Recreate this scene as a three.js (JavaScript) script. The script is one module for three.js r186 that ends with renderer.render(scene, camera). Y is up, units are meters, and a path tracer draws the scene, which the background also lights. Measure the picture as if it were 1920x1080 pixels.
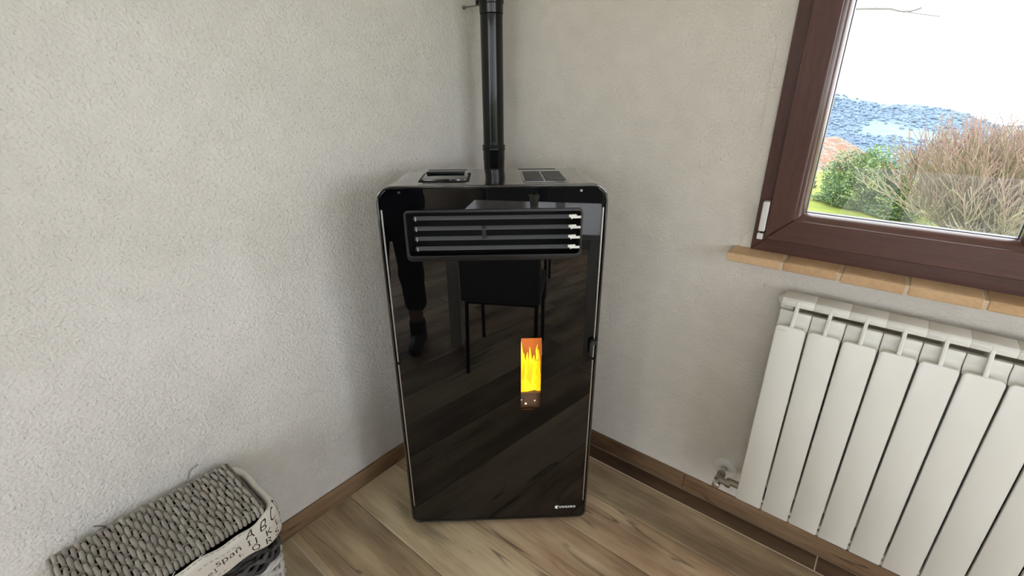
import * as THREE from 'three';
import { RoundedBoxGeometry } from 'three/addons/geometries/RoundedBoxGeometry.js';
import { mergeGeometries, toCreasedNormals } from 'three/addons/utils/BufferGeometryUtils.js';
import { MarchingCubes } from 'three/addons/objects/MarchingCubes.js';
import { TextGeometry } from 'three/addons/geometries/TextGeometry.js';
import { FontLoader } from 'three/addons/loaders/FontLoader.js';

// ------------------------------------------------------------------ camera, sky, exposure
const scene = new THREE.Scene();
const renderer = new THREE.WebGLRenderer({ antialias: true });
renderer.toneMapping = THREE.LinearToneMapping;
renderer.toneMappingExposure = 1.0;
renderer.shadowMap.enabled = true;

const camera = new THREE.PerspectiveCamera(62.64, 16 / 9, 0.02, 2000);
camera.position.set(1.391, 1.4633, 1.5421);
camera.rotation.order = 'YXZ';
camera.rotation.set(-0.3951, 0.6828, -0.0051);

scene.background = new THREE.Color().setRGB(0.965, 1.0, 1.045);       // even bright overcast
scene.backgroundIntensity = 6.3;

// ------------------------------------------------------------------ helpers
let seed = 12345;
const rnd = () => { seed = (seed * 1664525 + 1013904223) >>> 0; return seed / 4294967296; };
const rr = (a, b) => a + (b - a) * rnd();
const lerp = (a, b, t) => a + (b - a) * t;
const clamp = (x, a = 0, b = 1) => Math.min(b, Math.max(a, x));
const smooth = (a, b, x) => { const t = clamp((x - a) / (b - a)); return t * t * (3 - 2 * t); };
const V = (x, y, z) => new THREE.Vector3(x, y, z);

const used = {};
function numbered(name) {
  const n = used[name] = (used[name] ?? -1) + 1;
  return n ? name + '_' + String(n).padStart(3, '0') : name;
}
function part(name, geo, mat, parent, label) {
  const m = new THREE.Mesh(Array.isArray(geo) ? merge(geo) : geo, mat);
  m.name = name; m.castShadow = m.receiveShadow = true;
  if (label) m.userData.label = label;
  parent.add(m);
  return m;
}
function thing(name, label, category, [x, y, z] = [0, 0, 0], turn = 0, group) {
  const o = new THREE.Group(); o.name = numbered(name); scene.add(o);
  o.position.set(x, y, z); o.rotation.y = turn; o.userData = { label, category };
  if (group) o.userData.group = group;
  return o;
}
function structGroup(name) { const o = new THREE.Group(); o.name = name; o.userData.kind = 'structure'; scene.add(o); return o; }
function struct(name, geo, mat) { const m = part(name, geo, mat, scene); m.userData.kind = 'structure'; return m; }
function merge(list) {
  return mergeGeometries(list.map((g) => {
    const q = g.index ? g.toNonIndexed() : g.clone();
    for (const k of Object.keys(q.attributes)) if (!['position', 'normal', 'uv'].includes(k)) q.deleteAttribute(k);
    if (!q.attributes.uv) q.setAttribute('uv', new THREE.BufferAttribute(new Float32Array(q.attributes.position.count * 2), 2));
    return q;
  }));
}
const at = (g, x, y, z, rx = 0, ry = 0, rz = 0) => { g.rotateX(rx); g.rotateY(ry); g.rotateZ(rz); return g.translate(x, y, z); };
const box = (x0, x1, y0, y1, z0, z1) => new THREE.BoxGeometry(x1 - x0, y1 - y0, z1 - z0).translate((x0 + x1) / 2, (y0 + y1) / 2, (z0 + z1) / 2);
const rbox = (x0, x1, y0, y1, z0, z1, r = 0.003, s = 2) => new RoundedBoxGeometry(x1 - x0, y1 - y0, z1 - z0, s, r).translate((x0 + x1) / 2, (y0 + y1) / 2, (z0 + z1) / 2);
const cyl = (r0, r1, h, seg = 24) => new THREE.CylinderGeometry(r1, r0, h, seg);
function tube(pts, r, seg = 12, rad = 6, closed = false) {
  return new THREE.TubeGeometry(new THREE.CatmullRomCurve3(pts, closed), seg, r, rad, closed);
}
// uv in metres by the dominant normal; swap turns the pattern a quarter
function planar(geo, du = 0, dv = 0, swap = false) {
  const g = geo.index ? geo.toNonIndexed() : geo, p = g.attributes.position, n = g.attributes.normal, uv = new Float32Array(p.count * 2);
  for (let i = 0; i < p.count; i++) {
    const ax = Math.abs(n.getX(i)), ay = Math.abs(n.getY(i)), az = Math.abs(n.getZ(i));
    let u, v;
    if (ay >= ax && ay >= az) { u = p.getX(i); v = p.getZ(i); } else if (az >= ax) { u = p.getX(i); v = p.getY(i); } else { u = p.getZ(i); v = p.getY(i); }
    if (swap) [u, v] = [v, u];
    uv[2 * i] = u + du; uv[2 * i + 1] = v + dv;
  }
  g.setAttribute('uv', new THREE.BufferAttribute(uv, 2));
  return g;
}
function rrShape(x0, x1, y0, y1, r, Ctor = THREE.Shape) {
  const [a, b, c, d] = Array.isArray(r) ? r : [r, r, r, r];     // bottom-left, bottom-right, top-right, top-left
  const s = new Ctor();
  s.moveTo(x0 + a, y0); s.lineTo(x1 - b, y0); s.absarc(x1 - b, y0 + b, b, -Math.PI / 2, 0);
  s.lineTo(x1, y1 - c); s.absarc(x1 - c, y1 - c, c, 0, Math.PI / 2);
  s.lineTo(x0 + d, y1); s.absarc(x0 + d, y1 - d, d, Math.PI / 2, Math.PI);
  s.lineTo(x0, y0 + a); s.absarc(x0 + a, y0 + a, a, Math.PI, Math.PI * 1.5);
  return s;
}
const extr = (s, depth, bevel = 0, curve = 10) => new THREE.ExtrudeGeometry(s, { depth, curveSegments: curve, bevelEnabled: bevel > 0, bevelSize: bevel, bevelThickness: bevel, bevelOffset: -bevel, bevelSegments: 2 });

// periodic value noise
function hash(x, y, s) { let h = (x * 374761393 + y * 668265263 + s * 2147483647) | 0; h = Math.imul(h ^ (h >>> 13), 1274126177); h ^= h >>> 16; return (h >>> 0) / 4294967296; }
function pn(x, y, px, py, s) {
  const xi = Math.floor(x), yi = Math.floor(y); let fx = x - xi, fy = y - yi;
  fx = fx * fx * (3 - 2 * fx); fy = fy * fy * (3 - 2 * fy);
  const w = (a, p) => ((a % p) + p) % p;
  const x0 = w(xi, px), x1 = w(xi + 1, px), y0 = w(yi, py), y1 = w(yi + 1, py);
  return lerp(lerp(hash(x0, y0, s), hash(x1, y0, s), fx), lerp(hash(x0, y1, s), hash(x1, y1, s), fx), fy);
}
function fbm(u, v, px, py, s, oct = 3) { let a = 0.5, t = 0, n = 0; for (let o = 0; o < oct; o++) { t += a * pn(u * px, v * py, px, py, s + o * 17); n += a; a *= 0.5; px *= 2; py *= 2; } return t / n; }
function dataTex(w, h, fn, { srgb = false, repeat } = {}) {
  const d = new Uint8Array(w * h * 4);
  for (let y = 0; y < h; y++) for (let x = 0; x < w; x++) {
    const c = fn(x / w, y / h), i = 4 * (y * w + x);
    if (typeof c === 'number') d[i] = d[i + 1] = d[i + 2] = clamp(c) * 255; else { d[i] = clamp(c[0]) * 255; d[i + 1] = clamp(c[1]) * 255; d[i + 2] = clamp(c[2]) * 255; }
    d[i + 3] = 255;
  }
  const t = new THREE.DataTexture(d, w, h);
  t.wrapS = t.wrapT = THREE.RepeatWrapping; t.magFilter = THREE.LinearFilter; t.minFilter = THREE.LinearMipmapLinearFilter; t.generateMipmaps = true;
  if (srgb) t.colorSpace = THREE.SRGBColorSpace;
  if (repeat) t.repeat.set(...repeat);
  t.needsUpdate = true;
  return t;
}
const std = (o) => new THREE.MeshStandardMaterial(o);
const phy = (o) => new THREE.MeshPhysicalMaterial(o);
const lin = (r, g, b) => new THREE.Color().setRGB(r, g, b);

// ------------------------------------------------------------------ textures
const plasterTex = dataTex(1024, 1024, (u, v) => {
  const w = 0.012 * (pn(u * 30, v * 30, 30, 30, 5) - 0.5);
  const a = pn((u + w) * 110, (v - w) * 110, 110, 110, 1), b = pn(u * 210, v * 210, 210, 210, 2), c = pn(u * 45, v * 45, 45, 45, 3), d = pn(u * 9, v * 9, 9, 9, 4);
  const pit = smooth(0.8, 0.95, pn(u * 130, v * 130, 130, 130, 8)) * 0.3;
  return a * 0.5 + b * 0.3 + c * 0.1 + d * 0.08 - pit + 0.1;
}, { repeat: [1 / 0.68, 1 / 0.68] });
const stainTex = dataTex(512, 512, (u, v) => {
  const a = fbm(u, v, 4, 4, 21, 4), b = fbm(u, v, 60, 60, 33, 2), k = 0.96 + 0.05 * (a - 0.5) + 0.035 * (b - 0.5);
  return [k * 0.985, k * 0.978, k * (0.955 + 0.02 * a)];
}, { repeat: [1 / 2.4, 1 / 2.4], srgb: true });
function wood(s, lo, mid, hi, crack) {
  return dataTex(1024, 512, (u, v) => {
    const wv = v + 0.02 * (fbm(u, v, 4, 4, s + 3, 3) - 0.5);
    const blotch = fbm(u, wv, 5, 7, s, 4), band = fbm(u, wv, 2, 18, s + 5, 3), grain = fbm(u, wv, 10, 120, s + 9, 3), fine = pn(u * 40, wv * 250, 40, 250, s + 11);
    let t = 0.5 + 1.5 * (blotch - 0.5) + 0.75 * (band - 0.5) + 0.34 * (grain - 0.5) + 0.12 * (fine - 0.5);
    const c = t < 0.5 ? lo.map((x, i) => lerp(x, mid[i], clamp(t * 2))) : mid.map((x, i) => lerp(x, hi[i], clamp(t * 2 - 1)));
    const rid = 1 - Math.abs(2 * fbm(u, wv, 3, 26, s + 21, 2) - 1);
    const k = crack * smooth(0.955, 0.995, rid) * smooth(0.5, 0.66, fbm(u, v, 6, 10, s + 31, 2));
    const kx = pn(u * 7, v * 7, 7, 7, s + 41), knot = crack * 0.8 * smooth(0.86, 0.95, kx) * smooth(0.35, 0.7, grain);
    const d = 1 - 0.42 * Math.max(k * 0.8, knot * 0.6);
    const rosy = 0.035 * (fbm(u, v, 4, 5, s + 51, 2) - 0.5);
    return [(c[0] + rosy) * d, c[1] * d, (c[2] - rosy * 0.3) * d];
  }, { srgb: true, repeat: [1 / 1.7, 1 / 0.85] });
}
const px = (r, g, b) => [r / 255, g / 255, b / 255];
const WOOD = [
  wood(100, px(156, 132, 102), px(210, 190, 156), px(232, 216, 182), 1),
  wood(200, px(138, 110, 86), px(186, 158, 128), px(218, 196, 164), 1),
  wood(300, px(128, 108, 84), px(172, 152, 122), px(206, 188, 154), 1),
].map((map) => std({ map, roughness: 0.5, bumpMap: map, bumpScale: 0.0006 }));
const darkWoodTex = wood(400, px(52, 38, 29), px(84, 65, 49), px(118, 95, 72), 0.8);
const baseWoodTex = wood(500, px(84, 62, 45), px(128, 100, 74), px(162, 134, 102), 1);
const frameWoodTex = dataTex(512, 512, (u, v) => {
  const g = fbm(u, v, 5, 90, 61, 3), f = pn(u * 30, v * 220, 30, 220, 62), t = 0.55 + 0.5 * (g - 0.5) + 0.25 * (f - 0.5);
  return [lerp(0.24, 0.39, t), lerp(0.135, 0.235, t), lerp(0.115, 0.20, t)];
}, { srgb: true, repeat: [2, 2] });
const brickTex = dataTex(512, 256, (u, v) => {
  const a = fbm(u, v, 6, 6, 71, 4), b = pn(u * 90, v * 90, 90, 90, 72), t = a + 0.25 * (b - 0.5);
  return [lerp(0.72, 0.90, t), lerp(0.59, 0.77, t), lerp(0.45, 0.61, t)];
}, { srgb: true, repeat: [2, 2] });

// ------------------------------------------------------------------ materials
const M = {
  wallL: std({ color: lin(0.85, 0.845, 0.83), map: stainTex, roughness: 0.93, bumpMap: plasterTex, bumpScale: 0.003 }),
  wallR: std({ color: lin(0.85, 0.82, 0.77), map: stainTex, roughness: 0.93, bumpMap: plasterTex, bumpScale: 0.0018 }),
  ceiling: std({ color: lin(0.82, 0.81, 0.78), roughness: 0.95 }),
  grout: std({ color: lin(0.66, 0.58, 0.46), roughness: 0.9 }),
  darkWood: std({ map: darkWoodTex, roughness: 0.5 }),
  baseWood: std({ map: baseWoodTex, roughness: 0.5 }),
  frame: std({ map: frameWoodTex, roughness: 0.42, bumpMap: frameWoodTex, bumpScale: 0.0006 }),
  bead: phy({ map: frameWoodTex, roughness: 0.3, clearcoat: 1, clearcoatRoughness: 0.12 }),
  gasket: std({ color: lin(0.02, 0.02, 0.022), roughness: 0.6 }),
  spacer: std({ color: lin(0.16, 0.16, 0.165), roughness: 0.6, metalness: 0.6 }),
  pane: phy({ color: lin(1, 1, 1), transmission: 1, thickness: 0, roughness: 0, ior: 1.5 }),
  brick: [0, 1, 2].map((i) => std({ map: brickTex, color: lin(1 - 0.06 * i, 1 - 0.08 * i, 1 - 0.1 * i), roughness: 0.85, bumpMap: brickTex, bumpScale: 0.0012 })),
  mortar: std({ color: lin(0.62, 0.50, 0.36), roughness: 0.95 }),
  radiator: phy({ color: lin(0.75, 0.74, 0.69), roughness: 0.34, clearcoat: 0.25, clearcoatRoughness: 0.25 }),
  plastic: std({ color: lin(0.75, 0.74, 0.73), roughness: 0.45 }),
  chrome: std({ color: lin(0.75, 0.74, 0.72), metalness: 1, roughness: 0.16 }),
  nickel: std({ color: lin(0.36, 0.33, 0.29), metalness: 1, roughness: 0.28 }),
  glassBlack: phy({ color: lin(0.0025, 0.0028, 0.0035), roughness: 0.012, ior: 1.56 }),
  blackPaint: phy({ color: lin(0.008, 0.008, 0.0085), roughness: 0.16, ior: 1.6, clearcoat: 1, clearcoatRoughness: 0.03 }),
  blackMatt: std({ color: lin(0.012, 0.012, 0.014), roughness: 0.55 }),
  cavity: std({ color: lin(0.004, 0.004, 0.005), roughness: 0.9 }),
  louvre: std({ color: lin(0.085, 0.09, 0.10), roughness: 0.5 }),
  satin: std({ color: lin(0.62, 0.62, 0.62), metalness: 1, roughness: 0.3 }),
  enamel: phy({ color: lin(0.005, 0.0055, 0.007), roughness: 0.2, specularIntensity: 0.4, clearcoat: 0.3, clearcoatRoughness: 0.05 }),
  grille: std({ color: lin(0.09, 0.09, 0.088), roughness: 0.5, metalness: 0.2 }),
  white: std({ color: lin(0.85, 0.85, 0.83), roughness: 0.4 }),
  whiteTable: phy({ color: lin(0.86, 0.87, 0.87), roughness: 0.3, clearcoat: 1, clearcoatRoughness: 0.06 }),
  seat: std({ color: lin(0.10, 0.10, 0.11), roughness: 0.6 }),
  chairBack: std({ color: lin(0.17, 0.17, 0.18), roughness: 0.6 }),
  blackMetal: std({ color: lin(0.012, 0.012, 0.013), roughness: 0.4, metalness: 0.3 }),
};

// ------------------------------------------------------------------ the room
const RX = 4.2, RZ = 4.6, RH = 2.7, TH = 0.32;
const W1 = { x0: 1.085, x1: 2.36, y0: 1.014, y1: 2.34 };
function wallWith(name, len, holes, mat, place) {
  const s = new THREE.Shape(); s.moveTo(-TH, -0.35); s.lineTo(len + TH, -0.35); s.lineTo(len + TH, RH + 0.25); s.lineTo(-TH, RH + 0.25); s.closePath();
  for (const [a, b, c, d] of holes) { const h = new THREE.Path(); h.moveTo(a, c); h.lineTo(a, d); h.lineTo(b, d); h.lineTo(b, c); h.closePath(); s.holes.push(h); }
  let g = new THREE.ExtrudeGeometry(s, { depth: TH, bevelEnabled: false });
  g = place(g); g.computeVertexNormals();
  return struct(name, planar(g), mat);
}
wallWith('wall_right', RX, [[W1.x0, W1.x1, W1.y0, W1.y1]], M.wallR, (g) => g.translate(0, 0, -TH));
wallWith('wall_left', RZ, [], M.wallL, (g) => g.rotateY(-Math.PI / 2));                                   // x = -TH .. 0
const D2 = { z0: 0.5, z1: 2.5, y0: 0.02, y1: 2.3 }, D3 = { x0: 0.4, x1: 2.5, y0: 0.02, y1: 2.3 };
const D4 = { z0: 2.85, z1: 4.4, y0: 1.02, y1: 2.35 }, D5 = { x0: 2.75, x1: 4.0, y0: 1.02, y1: 2.35 };
wallWith('wall_far', RZ, [[D2.z0, D2.z1, D2.y0, D2.y1], [D4.z0, D4.z1, D4.y0, D4.y1]], M.wallR, (g) => g.rotateY(-Math.PI / 2).translate(RX + TH, 0, 0));
wallWith('wall_back', RX, [[D3.x0, D3.x1, D3.y0, D3.y1], [D5.x0, D5.x1, D5.y0, D5.y1]], M.wallR, (g) => g.translate(0, 0, RZ));
struct('ceiling', box(-TH, RX + TH, RH, RH + 0.25, -TH, RZ + TH), M.ceiling);

// floor: printed wood-look tiles laid along the window wall
{
  const floor = struct('floor', box(-0.01, RX + 0.01, -0.2, -0.0075, -0.01, RZ + 0.01), std({ color: lin(0.05, 0.035, 0.025), roughness: 0.9 }));
  for (const z of [0.083, 1.102]) part('grout_line', box(0.011, RX - 0.01, -0.0074, -0.0006, z - 0.0026, z + 0.0026), M.grout, floor);
  part('grout_line', box(0.0102, 0.0128, -0.0074, -0.0003, 0.013, RZ - 0.01), M.grout, floor); part('grout_line', box(0.0102, RX - 0.01, -0.0074, -0.0003, 0.0102, 0.0128), M.grout, floor);
  part('grout_line', box(1.4768, 1.4808, -0.0074, -0.0006, 0.013, 0.0805), M.grout, floor);
  const rows = [0.0115, 0.083, 0.262, 0.437, 0.637, 0.862, 1.102, 1.302]; while (rows[rows.length - 1] < RZ - 0.2) rows.push(rows[rows.length - 1] + 0.2); rows.push(RZ - 0.0115);
  const shift = [0.279, 0.5, 0.95, 0.2, 0.75, 0.05, 0.6];
  for (let r = 0; r < rows.length - 1; r++) {
    const wide = { 0: 1, 1: 1, 6: 1, 7: 1 };
    const g0 = (r === 1 || r === 6) ? 0.0018 : 0.0006, g1 = (r === 0 || r === 5) ? 0.0018 : 0.0006;
    let x = 0.0115, first = true;
    while (x < RX - 0.02) {
      let x1 = first ? (r === 0 ? 1.479 : 1.55 + shift[r % 7] * 0.6) : x + 1.2; if (x1 > RX - 0.1) x1 = RX - 0.0115;
      const w = x1 - x - 0.0032, d = rows[r + 1] - rows[r] - g0 - g1, c = 0.0008;
      const s = new THREE.BoxGeometry(w, 0.008, d).toNonIndexed(), p = s.attributes.position;
      for (let i = 0; i < p.count; i++) if (p.getY(i) > 0) p.setXYZ(i, p.getX(i) * (1 - 2 * c / w), p.getY(i), p.getZ(i) * (1 - 2 * c / d));
      s.computeVertexNormals();
      const g = planar(s, 0.85 + rr(-0.2, 0.2), rr(0.1, 0.7));
      g.translate(x + 0.0016 + w / 2, -0.004, rows[r] + g0 + d / 2);
      const mat = r === 0 ? M.darkWood : WOOD[[0, 2, 1, 1, 0, 2, 2][(r + (first ? 0 : Math.floor(x * 3))) % 7]];
      part('plank', g, mat, floor);
      x = x1; first = false;
    }
  }
}
// baseboards, cut from the same tile
function baseboard(name, joints, place) {
  const o = structGroup(name);
  for (let i = 0; i + 1 < joints.length; i++) {
    const a = joints[i] + 0.001, b = joints[i + 1] - 0.001;
    const s = new THREE.Shape([[0, 0.001], [0.010, 0.001], [0.010, 0.069], [0.0085, 0.0712], [0, 0.0715]].map((q) => new THREE.Vector2(...q)));
    const g = new THREE.ExtrudeGeometry(s, { depth: b - a, bevelEnabled: false }).rotateY(-Math.PI / 2).scale(-1, 1, 1);   // length along +x, thickness along +z
    const q = g.toNonIndexed(), p = q.attributes.position; for (let k = 0; k < p.count; k += 3) { const t = [p.getX(k + 1), p.getY(k + 1), p.getZ(k + 1)]; p.setXYZ(k + 1, p.getX(k + 2), p.getY(k + 2), p.getZ(k + 2)); p.setXYZ(k + 2, ...t); }
    q.computeVertexNormals();
    let m = planar(q, rr(0, 1), 0.1 + 0.25 * i); m.translate(a, 0, 0);
    part('tile', place(m), M.baseWood, o);
  }
  return o;
}
baseboard('baseboard_right', [0.0105, 1.011, 2.211, 3.4, RX], (g) => g);
baseboard('baseboard_left', [0.0105, 0.42, 1.62, 2.82, RZ], (g) => { g.scale(1, 1, -1).rotateY(-Math.PI / 2); const p = g.attributes.position, n = g.attributes.normal, uv = g.attributes.uv; for (let k = 0; k < p.count; k += 3) for (const at_ of [p, n, uv]) { const s = at_.itemSize; for (let c = 0; c < s; c++) { const i1 = (k + 1) * s + c, i2 = (k + 2) * s + c, t = at_.array[i1]; at_.array[i1] = at_.array[i2]; at_.array[i2] = t; } } return g; });
// smooth plaster band beside the window
struct('trim_1', planar(box(1.052, 1.0855, 1.012, 2.4, -0.01, 0.0022)), M.wallR);

// ------------------------------------------------------------------ window with two casements
function barFrame(x0, x1, y0, y1, w, z0, z1, r, parent, names, mat) {           // four mitred bars
  const bar = (pts, swap) => { const s = new THREE.Shape(pts.map((p) => new THREE.Vector2(...p))); return planar(extr(s, z1 - z0, r).translate(0, 0, z0), rr(0, 1), rr(0, 1), swap); };
  const e = 0.0003;
  part(names[0], bar([[x0, y0], [x0 + w, y0 + w], [x0 + w, y1 - w], [x0, y1]], true), mat, parent);
  part(names[0], bar([[x1, y0], [x1, y1], [x1 - w, y1 - w], [x1 - w, y0 + w]], true), mat, parent);
  part(names[1], bar([[x0 + e, y0], [x1 - e, y0], [x1 - w, y0 + w], [x0 + w, y0 + w]], false), mat, parent);
  part(names[1], bar([[x0 + e, y1], [x0 + w, y1 - w], [x1 - w, y1 - w], [x1 - e, y1]], false), mat, parent);
}
const win = structGroup('window_1');
{
  barFrame(W1.x0, W1.x1, W1.y0, W1.y1, 0.075, -0.062, 0.008, 0.002, win, ['frame_jamb', 'frame_rail'], M.frame);
  const sash = (x0, x1, y0, y1) => {
    const s = new THREE.Group(); s.name = 'sash'; win.add(s);
    const w = 0.066;
    barFrame(x0, x1, y0, y1, w, -0.03, 0.031, 0.004, s, ['stile', 'rail'], M.frame);
    // sloping glazing bead: a rounded quarter profile swept round the opening
    const a = [x0 + w - 0.001, x1 - w + 0.001, y0 + w - 0.001, y1 - w + 0.001];
    const prof = [[0.000, 0.029], [0.002, 0.0275], [0.007, 0.0265], [0.013, 0.021], [0.0185, 0.012], [0.021, 0.005], [0.021, 0.0]];
    const beadSide = (p, q, inx, iny) => {
      const pos = [], idx = [], t = [Math.sign(q[0] - p[0]), Math.sign(q[1] - p[1])];
      for (const [o, z] of prof) { pos.push(p[0] + inx * o + t[0] * o, p[1] + iny * o + t[1] * o, z, q[0] + inx * o - t[0] * o, q[1] + iny * o - t[1] * o, z); }
      for (let i = 0; i < prof.length - 1; i++) { const k = 2 * i; idx.push(k, k + 1, k + 3, k, k + 3, k + 2); }
      const g = new THREE.BufferGeometry(); g.setAttribute('position', new THREE.Float32BufferAttribute(pos, 3)); g.setIndex(idx); g.computeVertexNormals();
      return planar(g.toNonIndexed(), rr(0, 1), rr(0, 1), t[0] === 0);
    };
    part('glazing_bead', beadSide([a[0], a[2]], [a[1], a[2]], 0, 1), M.bead, s);
    part('glazing_bead', beadSide([a[1], a[2]], [a[1], a[3]], -1, 0), M.bead, s);
    part('glazing_bead', beadSide([a[1], a[3]], [a[0], a[3]], 0, -1), M.bead, s);
    part('glazing_bead', beadSide([a[0], a[3]], [a[0], a[2]], 1, 0), M.bead, s);
    const i = 0.0205, ring = (z, ww, d) => { const sh = rrShape(a[0] + i - 0.002, a[1] - i + 0.002, a[2] + i - 0.002, a[3] - i + 0.002, 0.0005); sh.holes.push(rrShape(a[0] + i + ww, a[1] - i - ww, a[2] + i + ww, a[3] - i - ww, 0.0005, THREE.Path)); return extr(sh, d).translate(0, 0, z); };
    part('gasket', ring(-0.0015, 0.0022, 0.004), M.gasket, s);
    part('spacer', ring(-0.022, 0.0015, 0.018), M.spacer, s);
    part('pane', new THREE.PlaneGeometry(a[1] - a[0] - 2 * i, a[3] - a[2] - 2 * i).translate((a[0] + a[1]) / 2, (a[2] + a[3]) / 2, -0.0015), M.pane, s);
    return s;
  };
  const y0 = 1.057, y1 = W1.y1 - 0.04;
  sash(1.1205, 1.7205, y0, y1);
  sash(1.7235, W1.x1 - 0.036, y0, y1);
  // white hinge cover: a long sleeve and a short lower knuckle
  const hz = 0.026;
  part('hinge_cover', [rbox(1.1005, 1.1185, 1.078, 1.166, 0.009, hz + 0.012, 0.004), rbox(1.1005, 1.1165, 1.054, 1.072, 0.009, hz + 0.01, 0.002)], M.plastic, win, 'white plastic hinge cover');
  part('hinge_pin', cyl(0.0045, 0.0045, 0.012, 10).translate(1.11, 1.0745, hz), M.blackMatt, win);
}
// brick sill
{
  const sill = structGroup('window_sill');
  part('mortar_bed', box(1.046, 2.42, 0.9905, 1.0128, -0.25, 0.0868), M.mortar, sill);
  let x = 1.040, k = 0; const w = [0.152, 0.138, 0.142, 0.145, 0.14, 0.143, 0.145, 0.14, 0.13];
  for (const d of w) {
    const g = rbox(x, x + d - 0.0068, 0.989 + rr(-0.001, 0.001), 1.0145 + rr(-0.0007, 0.0007), -0.2, 0.0885 + rr(-0.0008, 0.0008), 0.0035, 2);
    part('brick', planar(g, rr(0, 1), rr(0, 1)), M.brick[k % 3], sill);
    x += d; k += 2;
  }
}
// unseen windows beyond the frame: two enlarged, two more added, to brighten the room
function simpleWindow(name, L, y0, y1, mullions, place) {
  const o = structGroup(name), t = 0.07, g = [];
  g.push(box(0, t, y0, y1, 0, 0.07), box(L - t, L, y0, y1, 0, 0.07), box(t, L - t, y0, y0 + t, 0, 0.07), box(t, L - t, y1 - t, y1, 0, 0.07));
  for (let i = 1; i <= mullions; i++) g.push(box(L * i / (mullions + 1) - 0.05, L * i / (mullions + 1) + 0.05, y0 + t, y1 - t, 0, 0.07));
  part('window_frame', planar(place(merge(g))), M.frame, o);
  part('pane', place(new THREE.PlaneGeometry(L - t, y1 - y0 - t).translate(L / 2, (y0 + y1) / 2, 0.035)), M.pane, o);
}
simpleWindow('window_2', D2.z1 - D2.z0, D2.y0, D2.y1, 1, (g) => g.rotateY(-Math.PI / 2).translate(RX + 0.2, 0, D2.z0));
simpleWindow('window_3', D3.x1 - D3.x0, D3.y0, D3.y1, 1, (g) => g.translate(D3.x0, 0, RZ + 0.1));

simpleWindow('added_window_4', D4.z1 - D4.z0, D4.y0, D4.y1, 1, (g) => g.rotateY(-Math.PI / 2).translate(RX + 0.2, 0, D4.z0));  // added unseen, so its sky shines in the table gloss
simpleWindow('added_window_5', D5.x1 - D5.x0, D5.y0, D5.y1, 1, (g) => g.translate(D5.x0, 0, RZ + 0.1));  // added unseen as well, for table gloss and room brightness

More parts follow.
